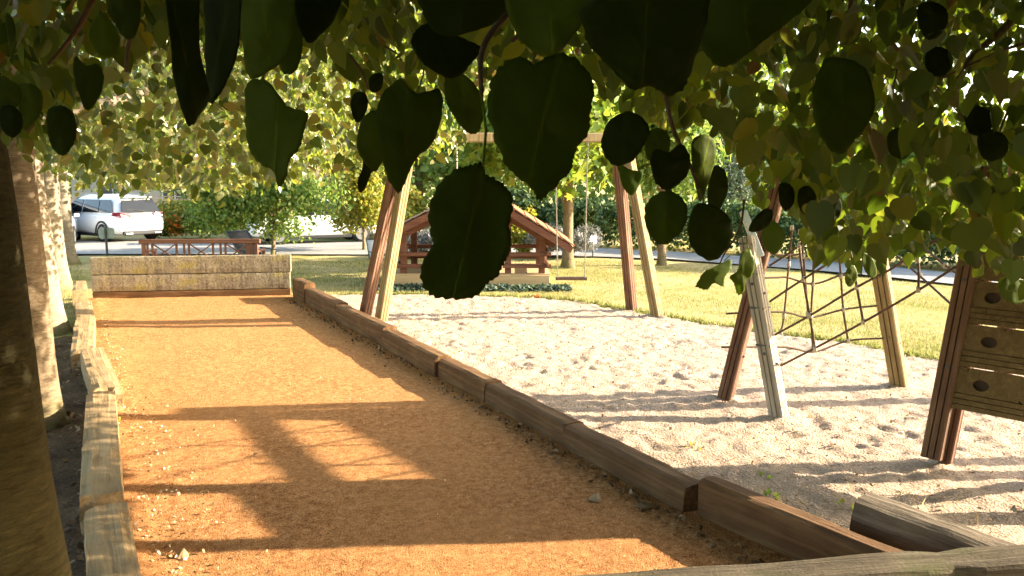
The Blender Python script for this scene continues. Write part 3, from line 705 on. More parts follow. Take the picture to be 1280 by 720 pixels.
far_net = [[(925, 300), (970, 318), (1030, 312), (1090, 285)], [(915, 348), (970, 347), (985, 347), (1016, 355), (1050, 344), (1096, 325)], [(908, 392), (978, 390), (1012, 397), (1054, 387), (1098, 382)], [(902, 434), (981, 434), (1017, 440), (1060, 426), (1104, 423)],
           [(990, 285), (986, 330), (980, 395), (976, 415)], [(1017, 320), (1016, 355), (1014, 395), (1016, 437)], [(1048, 312), (1051, 345), (1054, 387), (1060, 426)], [(1000, 290), (1004, 320), (1010, 392)]]
cross_net = [[(1110, 268), (1155, 309), (1182, 332), (1202, 345)], [(1112, 310), (1130, 328), (1150, 345), (1193, 384)]]
for name, net, df in (('rope_net', near_net, dBD), ('rope_net', far_net, dAC), ('rope_net', cross_net, dCD)):
    mb = MB(); mj = []
    for ln in net:
        mb.tube(smooth_pts(ln, df), 0.0095, 7)
    for ln in net[4:] if len(net) > 4 else net:
        for (x, y) in ln[:4]:
            p = AT(x, y, df(x)); mb.tube([p-Vector((0, 0, 0.022)), p+Vector((0, 0, 0.022))], 0.017, 7, 1)
    mb.build(name, [M['rope'], M['rope_pale']], t, True)
for hh_ in (0.62, 0.92, 1.2, 1.45):
    p = ext(Bb, Btop, hh_/Btop.z); mb = MB(); mb.box(p, (0.128, 0.128, 0.02), Matrix.Rotation(0.3, 3, 'Z')); mb.build('clamp', M['metal_dark'], t)
mb = MB(); a = Qp(0.62, 0.0, -0.05); mb.tube([a, a-Vector((0, 0.0, 0.2)), a-Vector((0.0, 0.01, 0.36))], 0.008, 6); mb.build('hanging_rope', M['rope'], t)

# ================================================================== SWINGS
La = AT(508, 172, 11.1); Ra = AT(776, 172, 11.65)
t = empty('swing_stand', (Vector((3.5, 10.7, 0))), 0, 'timber swing stand on two pairs of leaning grooved posts before the playhouse', 'swing stand')
L1, L2 = G(455, 400), G(475, 407); R1, R2 = G(790, 390), G(822, 398)
sv = Vector((0.06, -0.02, 0))
fluted_post('leg', ext(L1, La-sv, -0.04), La-sv, 0.14, M['post_red'], t, 0.3)
fluted_post('leg', ext(L2, La+sv, -0.04), La+sv, 0.14, M['post_green'], t, 0.3)
fluted_post('leg', ext(R1, Ra-sv, -0.04), Ra-sv, 0.14, M['post_red'], t, 0.3)
fluted_post('leg', ext(R2, Ra+sv, -0.04), Ra+sv, 0.14, M['post_green'], t, 0.3)
bd = (Ra-La).normalized()
mb = MB(); mb.bar(La-bd*0.25, Ra+bd*0.25, 0.13, 0.13); mb.build('beam', M['post_green'], t, bevel=0.015)
def beam_at(px):
    best = min((La.lerp(Ra, k/200) for k in range(201)), key=lambda p: abs(project(np.array([p]))[0][0]-px)); return best
for (xa, xb, sa, sb, sy, lab) in ((694, 735, 697, 731, 351, 'swing with dark plank seat on pale ropes, empty, between playhouse and right posts'),
                                  (571, 605, 573, 605, 353, 'swing hanging mostly hidden behind the big dark foreground leaf')):
    pa, pb = beam_at(xa), beam_at(xb); d = (pa.x*FWD[0]+pa.y*FWD[1])
    qa, qb = AT(sa, sy-3, d), AT(sb, sy-3, d-0.02); mid = (qa+qb)/2
    s_ = empty('swing', (mid.x, mid.y, mid.z), 0, lab, 'swing', 'swings hanging from the timber stand')
    mb = MB(); x = (qb-qa).normalized()
    mb.bar(qa-x*0.03, qb+x*0.03, 0.17, 0.035); mb.build('seat', M['post_dark'], s_, bevel=0.006)
    for p, q in ((pa, qa), (pb, qb)):
        up = (p-q).normalized()
        mb = MB(); mb.tube([q+up*0.22, p-up*0.35], 0.0085, 6)
        for w in (-0.06, 0.06):
            nv = Vector((-x.y, x.x, 0))*w; mb.tube([q+up*0.22, q+nv], 0.007, 6)
        r_ = mb.build('rope', M['rope_pale'], s_)
        mb = MB()
        for k in range(6):
            c = p-up*(0.35-k*0.05); mb.tube([c-up*0.018, c+up*0.018], 0.012 if k % 2 else 0.008, 6)
        mb.tube([p-up*0.09, p-up*0.03], 0.02, 8)
        mb.build('chain', M['metal'], r_)

# ================================================================== PLAYHOUSE
hx = (Vector((7.57, 12.63, 0))-Vector((5.0, 14.01, 0))).normalized(); ha = math.atan2(hx.y, hx.x)
h = empty('playhouse', (5.0, 14.01, 0), ha, 'small open wooden playhouse with low shingled gable roof on a plank base', 'playhouse', world=False)
PD = 1.9
mb = MB(); mb.box((1.46, 0.03, 0.125), (2.92, 0.05, 0.215)); mb.box((0.03, PD/2+0.03, 0.12), (0.05, PD-0.06, 0.2)); mb.box((2.89, PD/2+0.03, 0.12), (0.05, PD-0.06, 0.2)); mb.box((1.46, PD+0.03, 0.12), (2.92, 0.05, 0.2))
for k in range(12): mb.box((1.46, 0.14+k*0.155, 0.243), (2.94, 0.148, 0.03))
mb.build('platform', M['play_board'], h, bevel=0.004)
APX, APZ = 1.585, 1.84; EL = (-0.16, 1.00); ER = (3.32, 0.80)
def roof_z(x): return APZ-(APX-x)*(APZ-EL[1])/(APX-EL[0]) if x < APX else APZ-(x-APX)*(APZ-ER[1])/(ER[0]-APX)
for (x, y) in ((0.2, 0.16), (2.78, 0.16), (0.2, PD-0.1), (2.78, PD-0.1), (2.15, 0.16), (0.82, 0.16)):
    ht = roof_z(x)-0.10-0.25
    mb = MB(); mb.box((x, y, 0.258+ht/2), (0.12, 0.12, ht)); mb.build('post', M['play_wood'], h, bevel=0.008)
for (x0, x1, y) in ((0.05, 0.92, 0.08), (2.05, 2.95, 0.08), (0.05, 2.95, PD+0.0)):
    for zz in (0.40, 0.62):
        mb = MB(); mb.box(((x0+x1)/2, y, zz), (x1-x0, 0.04, 0.075)); mb.build('rail', M['play_wood'], h, bevel=0.006)
for x in (0.10, 2.88):
    for zz in (0.43, 0.65):
        mb = MB(); mb.box((x, PD/2, zz), (0.04, PD+0.1, 0.075)); mb.build('rail', M['play_wood'], h, bevel=0.006)
mb = MB(); mb.box((0.85, PD-0.4, 0.53), (0.9, 0.3, 0.04)); mb.box((0.5, PD-0.4, 0.38), (0.05, 0.26, 0.26)); mb.box((1.2, PD-0.4, 0.38), (0.05, 0.26, 0.26)); mb.build('seat', M['play_wood'], h)
rf_ = None
for side, (ex, ez), mt in ((-1, EL, M['shingle_grey']), (1, ER, M['shingle_red'])):
    a = Vector((APX, 0, APZ)); b = Vector((ex, 0, ez)); L = (b-a).length; d = (b-a)/L; up = Vector((-d.z*side, 0, d.x*side)); up = up if up.z > 0 else -up
    mb = MB(); R = Matrix((d, Vector((0, 1, 0)), d.cross(Vector((0, 1, 0))))).transposed()
    mb.box(((a+b)/2+Vector((0, PD/2, 0))-up*0.02), (L, PD+0.3, 0.025), R)
    roof = mb.build('roof', M['play_wood'], h)
    mb = MB(); nrow = 8; ncol = 11
    for i in range(nrow):
        for j in range(ncol):
            u = (i+0.5)/nrow*L+0.02; w = (PD+0.34)/ncol
            tilt = Matrix.Rotation(side*0.06, 3, 'Y') @ R
            c = a+d*u+Vector((0, -0.17+w*(j+0.5), 0))+up*(0.025+random.uniform(-.003, .003))
            mb.box(c, (L/nrow*1.18, w*0.96, 0.022), tilt)
    mb.build('shingles', mt, roof)
    for y in (-0.13, PD+0.12):
        mb = MB(); mb.bar(a+Vector((0, y, -0.085)), b+Vector((0, y, -0.085)), 0.05, 0.12, up); mb.build('bargeboard', M['play_wood'], h)
    mb = MB(); mb.bar(a+Vector((0, 0.16, -0.2)), b+Vector((0, 0.16, -0.2))-d*0.35, 0.06, 0.12, up); mb.build('rafter', M['play_wood'], h)
    mb = MB(); mb.bar(a+Vector((0, PD-0.1, -0.2)), b+Vector((0, PD-0.1, -0.2))-d*0.35, 0.06, 0.12, up); mb.build('rafter', M['play_wood'], h)

# ================================================================== BENCH, GARDEN CHAIRS, SIGNS
ba, bb = AT(177, 301, 14.95), AT(322, 299, 15.05); ba.z = bb.z = 0
bx = (bb-ba); BL = bx.length; bang = math.atan2(bx.y, bx.x)
b = empty('garden_bench', ba, bang, 'red brown garden bench with lattice back seen from behind, beyond the timber wall', 'bench', world=False)
TZ = 0.86
for x in (0.03, BL-0.03):
    mb = MB(); mb.box((x, 0, TZ/2-0.03), (0.06, 0.06, TZ-0.06)); mb.build('post', M['bench'], b, bevel=0.005)
    mb = MB(); mb.box((x, 0.5, 0.31), (0.06, 0.06, 0.62)); mb.build('leg', M['bench'], b, bevel=0.005)
    mb = MB(); mb.box((x, 0.26, 0.645), (0.07, 0.56, 0.035)); mb.build('armrest', M['bench'], b, bevel=0.005)
mb = MB(); mb.box((BL/2, 0, TZ-0.015), (BL+0.1, 0.075, 0.085)); mb.build('top_rail', M['bench'], b, bevel=0.012)
mb = MB(); mb.box((BL/2, 0, 0.475), (BL-0.12, 0.035, 0.05))
zt, zb_ = TZ-0.06, 0.50
def vs_(x): mb.box((x, 0, (zt+zb_)/2), (0.038, 0.024, zt-zb_))
def xs_(x0, x1):
    mb.bar((x0, 0.005, zt), (x1, 0.005, zb_), 0.02, 0.035, (0, 1, 0)); mb.bar((x0, -0.016, zb_), (x1, -0.016, zt), 0.02, 0.035, (0, 1, 0))
seg = (BL-0.12)/3
for k in range(3):
    x0 = 0.06+seg*k
    xs_(x0+0.13, x0+seg-0.10)
    for q in (0.04, 0.13, seg-0.10): vs_(x0+q)
vs_(BL-0.2); vs_(BL-0.11)
mb.build('lattice', M['bench'], b)
mb = MB()
for k in range(5): mb.box((BL/2, 0.08+k*0.1, 0.43), (BL-0.02, 0.085, 0.025))
mb.build('seat', M['bench'], b)

def sling_chair(loc, rz, frame, cloth, label, scale=1.0, rec=0.45):
    t = empty('garden_chair', loc, rz, label, 'garden chair', world=False); t.scale = (scale,)*3
    w = 0.27
    mb = MB()
    for s_ in (-1, 1):
        mb.tube([(s_*w, -0.28, 0), (s_*w, 0.12, 0.40), (s_*w, 0.25, 0.62)], 0.014, 7)
        mb.tube([(s_*w, 0.30, 0), (s_*w, -0.22, 0.42), (s_*w, -0.26, 0.6), (s_*w, 0.28, 0.62)], 0.014, 7)
        mb.tube([(s_*w, 0.18, 0.40), (s_*w, 0.18+rec, 0.98)], 0.014, 7)
    mb.tube([(-w, 0.18+rec, 0.98), (w, 0.18+rec, 0.98)], 0.014, 7); mb.tube([(-w, 0.30, 0.01), (w, 0.30, 0.01)], 0.014, 7); mb.tube([(-w, -0.28, 0.01), (w, -0.28, 0.01)], 0.014, 7)
    mb.build('frame', frame, t, True)
    def sheet(name, a, b_, sag):
        mb = MB(); n = 8; vs = []; fs = []
        for th in (0, 0.012):
            for i in range(n+1):
                u = i/n; y = a[0]+(b_[0]-a[0])*u; z_ = a[1]+(b_[1]-a[1])*u - sag*math.sin(math.pi*u)
                vs += [(-w+0.01, y, z_+th), (w-0.01, y, z_+th)]
        m_ = 2*(n+1)
        for i in range(n):
            k = 2*i; fs += [(k, k+2, k+3, k+1), (m_+k, m_+k+1, m_+k+3, m_+k+2), (k, k+m_, k+m_+2, k+2), (k+1, k+3, k+m_+3, k+m_+1)]
        fs += [(0, 1, m_+1, m_), (m_-2, 2*m_-2, 2*m_-1, m_-1)]
        mb.add(vs, fs); mb.build(name, cloth, t, True)
    sheet('seat', (-0.24, 0.44), (0.18, 0.40), 0.03); sheet('backrest', (0.18, 0.40), (0.18+rec, 0.98), 0.03)
    return t
g = G(474, 338); sling_chair((g.x, g.y, 0), ha+0.5, M['metal_green'], M['sling_white'], 'white sling garden chair with dark green legs half hidden by the left swing posts', 0.68, 0.25)
p = AT(322, 300, 16.3); sling_chair((p.x, p.y, 0), bang+0.9, M['metal_dark'], M['sling_dark'], 'dark reclining garden chair behind the right end of the red bench', 0.95, 0.55)

def disc(mb, c, nrm, r1, r2, th, n=20):
    nrm = Vector(nrm).normalized(); x = Vector((0, 0, 1)).cross(nrm).normalized(); z_ = Vector((0, 0, 1)); vs = []
    for w in (-th/2, th/2):
        for k in range(n):
            a = 2*math.pi*k/n; ca, sa = math.cos(a), math.sin(a)
            e = 0.45; cx = math.copysign(abs(ca)**e, ca) if r1 != r2 else ca; sz = math.copysign(abs(sa)**e, sa) if r1 != r2 else sa
            vs.append(Vector(c)+x*cx*r1+z_*sz*r2+nrm*w)
    fs = [tuple(range(n-1, -1, -1)), tuple(range(n, 2*n))]+[(k, (k+1) % n, n+(k+1) % n, n+k) for k in range(n)]
    mb.add(vs, fs)
f3 = Vector(FWD)
g = AT(134, 318, 20.9); g.z = 0
t = empty('road_sign', g, 0, 'small grey sign plate on a dark post seen from behind beside the white parked car', 'sign')
mb = MB(); mb.tube([g, g+Vector((0, 0, 0.78))], 0.03, 8); mb.build('post', M['metal_dark'], t)
mb = MB(); disc(mb, g+Vector((0, 0, 0.60))+f3*0.04, LD(-0.5, 1), 0.19, 0.145, 0.02); mb.build('plate', M['sign_grey'], t)
g = G(741, 322)
t = empty('road_sign', g, 0, 'small round white sign on a short post at the roadside right of the playhouse', 'sign')
mb = MB(); mb.tube([g, g+Vector((0, 0, 0.5))], 0.018, 8); mb.build('post', M['metal_dark'], t)
mb = MB(); disc(mb, g+Vector((0, 0, 0.46))-f3*0.03, LD(0.75, -1), 0.125, 0.1251, 0.02); mb.build('plate', M['sign_white'], t)

# ================================================================== CARS
def build_car(loc, rz, label):
    """compact people carrier; local +X is forward, sides at +-Y"""
    t = empty('parked_car', loc, rz, label, 'car', 'white cars parked along the road', world=False)
    # body loft: (x, half width, z bottom, z belt, deck z)
    S = [(-2.28, 0.60, 0.36, 0.80, 0.86), (-2.24, 0.80, 0.30, 0.88, 0.94), (-2.05, 0.875, 0.26, 0.92, 0.98), (-1.5, 0.90, 0.22, 0.92, 0.98), (-0.7, 0.905, 0.20, 0.91, 0.965),
         (0.2, 0.905, 0.20, 0.90, 0.95), (0.95, 0.90, 0.20, 0.89, 0.945), (1.45, 0.89, 0.22, 0.86, 0.92), (1.9, 0.84, 0.25, 0.76, 0.82), (2.2, 0.70, 0.28, 0.62, 0.68), (2.3, 0.50, 0.32, 0.52, 0.56)]
    vs = []; fs = []; n = 14
    for x, w, z0, zb, zd in S:
        half = [(0, z0), (w*0.80, z0), (w*0.97, z0+0.10), (w, (z0+zb)/2), (w*0.985, zb-0.05), (w*0.93, zb+0.02), (w*0.6, zd), (0, zd+0.01)]
        ring = half + [(-y, z) for y, z in half[-2:0:-1]]
        vs += [(x, y, z) for y, z in ring]
    n = 14
    for i in range(len(S)-1):
        for k in range(n):
            a, b = i*n+k, i*n+(k+1) % n; fs.append((a, b, b+n, a+n))
    fs.append(tuple(range(n-1, -1, -1))); fs.append(tuple((len(S)-1)*n+k for k in range(n)))
    # greenhouse: rings of belt and roof points
    Gh = [((-2.16, 0.90), (-1.92, 1.40), 0.80, 0.60), ((-2.02, 0.92), (-1.72, 1.475), 0.82, 0.62), ((-1.2, 0.93), (-1.1, 1.53), 0.835, 0.635), ((-0.2, 0.93), (-0.2, 1.545), 0.84, 0.64), ((0.6, 0.92), (0.32, 1.52), 0.835, 0.63), ((1.10, 0.91), (0.50, 1.46), 0.82, 0.61), ((1.35, 0.90), (0.60, 1.41), 0.74, 0.56)]
    base = len(vs)
    for (xb, zb), (xr, zr), wb_, wr in Gh:
        vs += [(xb, wb_, zb-0.03), (xb*0.6+xr*0.4, wb_*0.62+wr*0.38+0.02, zb*0.6+zr*0.4), (xr, wr, zr-0.02), (xr, wr*0.55, zr+0.03), (xr, -wr*0.55, zr+0.03), (xr, -wr, zr-0.02), (xb*0.6+xr*0.4, -(wb_*0.62+wr*0.38+0.02), zb*0.6+zr*0.4), (xb, -wb_, zb-0.03)]
    for i in range(len(Gh)-1):
        for k in range(7):
            a = base+i*8+k; fs.append((a, a+1, a+9, a+8))
    fs.append(tuple(base+k for k in range(7, -1, -1))); fs.append(tuple(base+(len(Gh)-1)*8+k for k in range(8)))
    body = link_mesh('body', vs, [tuple(reversed(f)) for f in fs], M['paint_white'], t, True)
    md = body.modifiers.new('sub', 'SUBSURF'); md.levels = md.render_levels = 2
    # windows sit just proud of the body
    def side_pane(name, x0b, x1b, x0r, x1r, s, z0=0.985, z1=1.40):
        mb = MB(); vs = []
        for off in (0.0, 0.02):
            for x, z_ in ((x0b, z0), (x1b, z0), (x1r, z1), (x0r, z1)):
                y = 0.835-(z_-0.93)/(1.50-0.93)*0.175+0.012
                vs.append((x, s*(y+off), z_))
        f = [(4, 5, 6, 7), (3, 2, 1, 0), (0, 1, 5, 4), (1, 2, 6, 5), (2, 3, 7, 6), (3, 0, 4, 7)]
        mb.add(vs, f if s < 0 else [tuple(reversed(q)) for q in f]); return mb.build(name, M['glass'], t)
    for s in (-1, 1):
        side_pane('window', -1.95, -1.18, -1.72, -1.12, s); side_pane('window', -1.12, -0.16, -1.06, -0.18, s); side_pane('window', -0.08, 1.02, -0.10, 0.42, s)
        # headlight, tail light, mirror, handles
        mb = MB(); vs = [(1.62, s*0.875, 0.70), (2.10, s*0.75, 0.60), (2.08, s*0.76, 0.70), (1.64, s*0.87, 0.80)]
        mb.add(vs+[(x+0.03, y+s*0.03, z_+0.012) for x, y, z_ in vs], [(0, 1, 2, 3), (7, 6, 5, 4), (0, 4, 5, 1), (1, 5, 6, 2), (2, 6, 7, 3), (3, 7, 4, 0)]); mb.build('headlight', M['headlamp'], t)
        mb = MB(); vs = [(-2.27, s*0.36, 0.86), (-2.245, s*0.72, 0.84), (-1.98, s*0.885, 0.90), (-2.03, s*0.86, 1.00), (-2.21, s*0.74, 1.00), (-2.24, s*0.36, 0.95)]
        mb.add(vs+[(x-0.035, y+s*0.03, z_) for x, y, z_ in vs], [tuple(range(6)), tuple(range(11, 5, -1))]+[(k, (k+1) % 6, 6+(k+1) % 6, 6+k) for k in range(6)]); mb.build('tail_light', M['tail'], t)
        mb = MB(); mb.box((0.83, s*0.97, 1.03), (0.10, 0.17, 0.12)); mb.build('mirror', M['paint_white'], t, bevel=0.03)
        for x in (-0.95, 0.15):
            mb = MB(); mb.box((x, s*0.918, 0.84), (0.18, 0.03, 0.03)); mb.build('door_handle', M['paint_white'], t, bevel=0.01)
        mb = MB(); mb.box((-0.05, s*0.89, 0.26), (2.2, 0.05, 0.10)); mb.build('sill', M['plastic'], t, bevel=0.02)
        for x in (-1.38, 1.40):
            mb = MB(); w = MB()
            y0 = s*0.70; y1 = s*0.905
            mb.tube([(x, y0, 0.32), (x, y0+s*0.03, 0.32), (x, y1-s*0.03, 0.32), (x, y1, 0.32)], [0.29, 0.32, 0.32, 0.29], 26)
            wh = mb.build('wheel', M['tyre'], t, True)
            r = MB(); r.tube([(x, y1-s*0.01, 0.32), (x, y1+s*0.006, 0.32)], 0.205, 20)
            for k in range(5):
                an = 2*math.pi*k/5; r.bar((x, y1+s*0.012, 0.32), (x+0.19*math.cos(an), y1+s*0.012, 0.32+0.19*math.sin(an)), 0.05, 0.02, (0, 1, 0))
            r.build('rim', M['rim'], wh)
            mb = MB(); n_ = 20; vs = []; fs = []
            for k in range(n_+1):
                an = math.pi*(k/n_*1.12-0.06)
                for rr_ in (0.335, 0.40):
                    for dy in (0.0, 0.02): vs.append((x+rr_*math.cos(an), s*(0.893+dy), 0.32+rr_*math.sin(an)))
            for k in range(n_):
                q = 4*k; fs += [(q, q+4, q+6, q+2), (q+1, q+3, q+7, q+5), (q+2, q+6, q+7, q+3), (q, q+1, q+5, q+4)]
            mb.add(vs, fs); mb.build('wheel_arch', M['plastic'], t)
    mb = MB(); vs = [(-2.185, 0.66, 0.985), (-2.185, -0.66, 0.985), (-1.985, -0.55, 1.375), (-1.985, 0.55, 1.375)]
    vs2 = [(x-0.03, y, z_+0.012) for x, y, z_ in vs]
    mb.add(vs+vs2, [(0, 1, 2, 3), (7, 6, 5, 4), (0, 4, 5, 1), (1, 5, 6, 2), (2, 6, 7, 3), (3, 7, 4, 0)]); rw = mb.build('rear_window', M['glass'], t)
    mb = MB(); mb.bar((-2.235, -0.1, 1.03), (-2.16, 0.45, 1.09), 0.02, 0.02); mb.build('wiper', M['plastic'], rw)
    mb = MB(); vs = [(1.30, 0.66, 0.965), (1.30, -0.66, 0.965), (0.60, -0.54, 1.42), (0.60, 0.54, 1.42)]
    mb.add(vs+[(x+0.03, y, z_+0.03) for x, y, z_ in vs], [(3, 2, 1, 0), (4, 5, 6, 7), (1, 5, 4, 0), (2, 6, 5, 1), (3, 7, 6, 2), (0, 4, 7, 3)]); mb.build('windscreen', M['glass'], t)
    mb = MB(); mb.box((-2.22, 0, 0.335), (0.12, 1.36, 0.16)); bp = mb.build('bumper', M['plastic'], t, bevel=0.04)
    for y in (-0.5, 0.5):
        mb = MB(); mb.box((-2.285, y, 0.305), (0.05, 0.24, 0.045)); mb.build('exhaust', M['metal'], bp, bevel=0.012)
    mb = MB(); mb.box((2.24, 0, 0.40), (0.12, 1.1, 0.16)); mb.build('bumper', M['plastic'], t, bevel=0.04)
    mb = MB(); mb.box((-2.285, 0, 0.70), (0.03, 0.52, 0.12)); mb.build('number_plate', M['plate'], t, bevel=0.004)
    mb = MB(); mb.box((-1.93, 0, 1.475), (0.22, 1.06, 0.03)); mb.build('spoiler', M['paint_white'], t, bevel=0.012)
    for s in (-1, 1):
        mb = MB(); mb.tube([(-1.6, s*0.56, 1.50), (-1.5, s*0.57, 1.545), (0.1, s*0.57, 1.56), (0.25, s*0.56, 1.53)], 0.014, 6); mb.build('roof_rail', M['metal'], t)
    return t
car_c = G(157, 301)
CH = math.atan2(0.88, -0.47)
fw = Vector((math.cos(CH), math.sin(CH), 0))
rear = AT(178, 290, 25.6); rear.z = 0
CS = 0.97
c1 = build_car((0, 0, 0), 0, 'white people carrier seen from its rear corner, parked beside the pale board fence')
cp = rear+fw*2.2*CS
places = [(c1, cp, CH, None),
          (copy_tree(c1), None, None, 'white car mostly hidden behind the pale tree trunks, only its rounded corner showing'),
          (copy_tree(c1), None, None, 'white car half hidden behind the drooping green tree')]
c1.location = cp; c1.rotation_euler = (0, 0, CH); c1.scale = (CS,)*3
p = AT(62, 300, 25.2); c2 = places[1][0]; c2.location = (p.x, p.y, 0); c2.rotation_euler = (0, 0, CH+math.pi-0.55); c2.scale = (CS*0.9,)*3; c2['label'] = places[1][3]
p = AT(394, 300, 25.5); c3 = places[2][0]; c3.location = (p.x, p.y, 0); c3.rotation_euler = (0, 0, HDG*-1+0.45); c3.scale = (0.92,)*3; c3['label'] = places[2][3]

# ================================================================== FENCE AND HOUSE BEYOND THE ROAD
fa, fb = AT(-260, 300, 30.5), AT(352, 300, 30.5)
fa.z = fb.z = 0; fx = (fb-fa); FLn = fx.length
t = empty('board_fence', fa, math.atan2(fx.y, fx.x), 'pale pinkish fence of wide horizontal boards behind the parked white car', 'fence', world=False)
npan = int(FLn/1.9); pw = FLn/npan
for k in range(npan+1):
    mb = MB(); mb.box((k*pw, 0, 0.71), (0.12, 0.12, 1.42)); mb.box((k*pw, 0, 1.43), (0.16, 0.16, 0.04)); mb.build('post', M['fence'], t)
for k in range(npan):
    mb = MB()
    for r in range(7): mb.box(((k+0.5)*pw, 0.0, 0.12+r*0.178), (pw-0.12, 0.03+0.008*(r % 2), 0.170))
    mb.box(((k+0.5)*pw, 0, 1.345), (pw-0.12, 0.08, 0.04))
    mb.build('board_panel', M['fence'], t)
ho = AT(300, 250, 46); ho.z = 0
t = empty('house', ho, -HDG+0.15, 'pale house with an orange tiled roof glimpsed between leaves beyond the fence', 'house', world=False)
mb = MB(); W_, D_, H_ = 15, 8, 2.7
mb.box((0, 0, H_/2), (W_, D_, H_))
mb.add([(-W_/2, -D_/2, H_), (-W_/2, D_/2, H_), (-W_/2, 0, H_+2.6), (W_/2, -D_/2, H_), (W_/2, D_/2, H_), (W_/2, 0, H_+2.6)], [(0, 1, 2), (5, 4, 3)])
mb.build('wall', M['render'], t)
mb = MB()
for s in (-1, 1): mb.bar((0, s*(D_/2+0.4), H_-0.2), (0, 0, H_+2.68), W_+0.8, 0.14, (0, 0, 1))
rf = mb.build('roof', M['tile'], t)
mb = MB(); mb.box((3.5, 1.0, H_+2.6), (0.8, 0.6, 1.8)); mb.build('chimney', M['render'], rf)
for x in (-5.5, -2.5, 2.0, 5.2):
    mb = MB(); mb.box((x, -D_/2-0.03, 1.45), (1.3, 0.08, 1.3)); w = mb.build('window', M['sign_white'], t)
    mb = MB(); mb.box((x-0.3, -D_/2-0.08, 1.45), (0.53, 0.03, 1.12)); mb.box((x+0.3, -D_/2-0.08, 1.45), (0.53, 0.03, 1.12)); mb.build('pane', M['pane'], w)

# ================================================================== TREES AND SHRUBS
def trunk(name, x, y, r, h, mat, parent, flare=1.7, lean=(0, 0), seed=0, nseg=22, nring=26):
    vs = []; fs = []
    for i in range(nseg+1):
        u = i/nseg; z_ = -0.12+(h+0.12)*u**1.25
        rr_ = r*(1-0.30*u)*(1+(flare-1)*math.exp(-max(z_, 0)/0.16*0.9))
        cx = lean[0]*u + 0.035*mnoise.noise(Vector((z_*0.7, seed, 1)))*r/0.2; cy = lean[1]*u + 0.035*mnoise.noise(Vector((z_*0.7, seed, 9)))*r/0.2
        for k in range(nring):
            a = 2*math.pi*k/nring
            q = 1+0.07*mnoise.noise(Vector((math.cos(a)*1.5+seed, math.sin(a)*1.5, z_*1.3)))+0.16*math.exp(-max(z_, 0)/0.12)*mnoise.noise(Vector((math.cos(a)*2.2+seed, math.sin(a)*2.2, 4)))
            vs.append((cx+rr_*q*math.cos(a), cy+rr_*q*math.sin(a), z_))
    for i in range(nseg):
        for k in range(nring):
            a, b = i*nring+k, i*nring+(k+1) % nring; fs.append((a, b, b+nring, a+nring))
    fs.append(tuple(nseg*nring+k for k in range(nring)))
    return link_mesh(name, vs, fs, mat, parent, True)
def limb_pts(a, b, wob, n=7, seed=0):
    a = Vector(a); b = Vector(b); out = []
    for i in range(n+1):
        u = i/n; p = a.lerp(b, u); w = math.sin(math.pi*u)
        p += Vector((mnoise.noise(Vector((u*2.5, seed, 1))), mnoise.noise(Vector((u*2.5, seed, 5))), 0.6*mnoise.noise(Vector((u*2.5, seed, 8)))+0.25))*wob*w
        out.append(p)
    return out

ROW = [(-0.25, 3.0), (-0.43, 7.36), (-0.44, 12.03), (-0.41, 16.65), (-0.36, 21.7)]
# how low the twigs of the row droop, seen from the path (pruned clear of the court): x across the view -> lowest leaf
FAR_LOW = [(-200, 190), (0, 195), (45, 200), (80, 214), (98, 226), (150, 233), (215, 238), (245, 236), (300, 236), (350, 226), (420, 214), (470, 205), (505, 210), (540, 190), (562, 195), (585, 175), (600, 135), (640, 90), (700, 120), (760, 176), (790, 80), (820, 60), (1400, 40)]
NEAR_LOW = [(-300, 190), (0, 172), (30, 186), (80, 140), (110, 110), (135, 70), (200, 60), (300, 40), (420, 62), (440, 112), (470, 160), (500, 170), (545, 120), (570, 60), (600, 100), (640, 140), (720, 140), (738, 96), (770, 120), (800, 135), (830, 160), (890, 150), (925, 200), (950, 262), (972, 215), (992, 250), (1006, 300), (1024, 322), (1080, 326), (1120, 330), (1165, 300), (1200, 318), (1250, 350), (1400, 380)]
def prune(P, table, jit=14, inner=0.55):
    x, y, zc = project(P)
    lo = np.interp(x, [a for a, b in table], [b for a, b in table]) + rng.normal(0, jit, len(P)) - jit*0.7
    keep = (zc < 0.2) | (y < lo)
    dist = np.linalg.norm(P-np.array([0, 0, CAM_H]), axis=1)
    return keep & (dist > inner)

def ell(n, c, R, shell=0.0):
    d = rand_unit(n); r = rng.random(n)**(1/3.0)
    r = shell+(1-shell)*r
    return np.array(c)+d*r[:, None]*np.array(R)

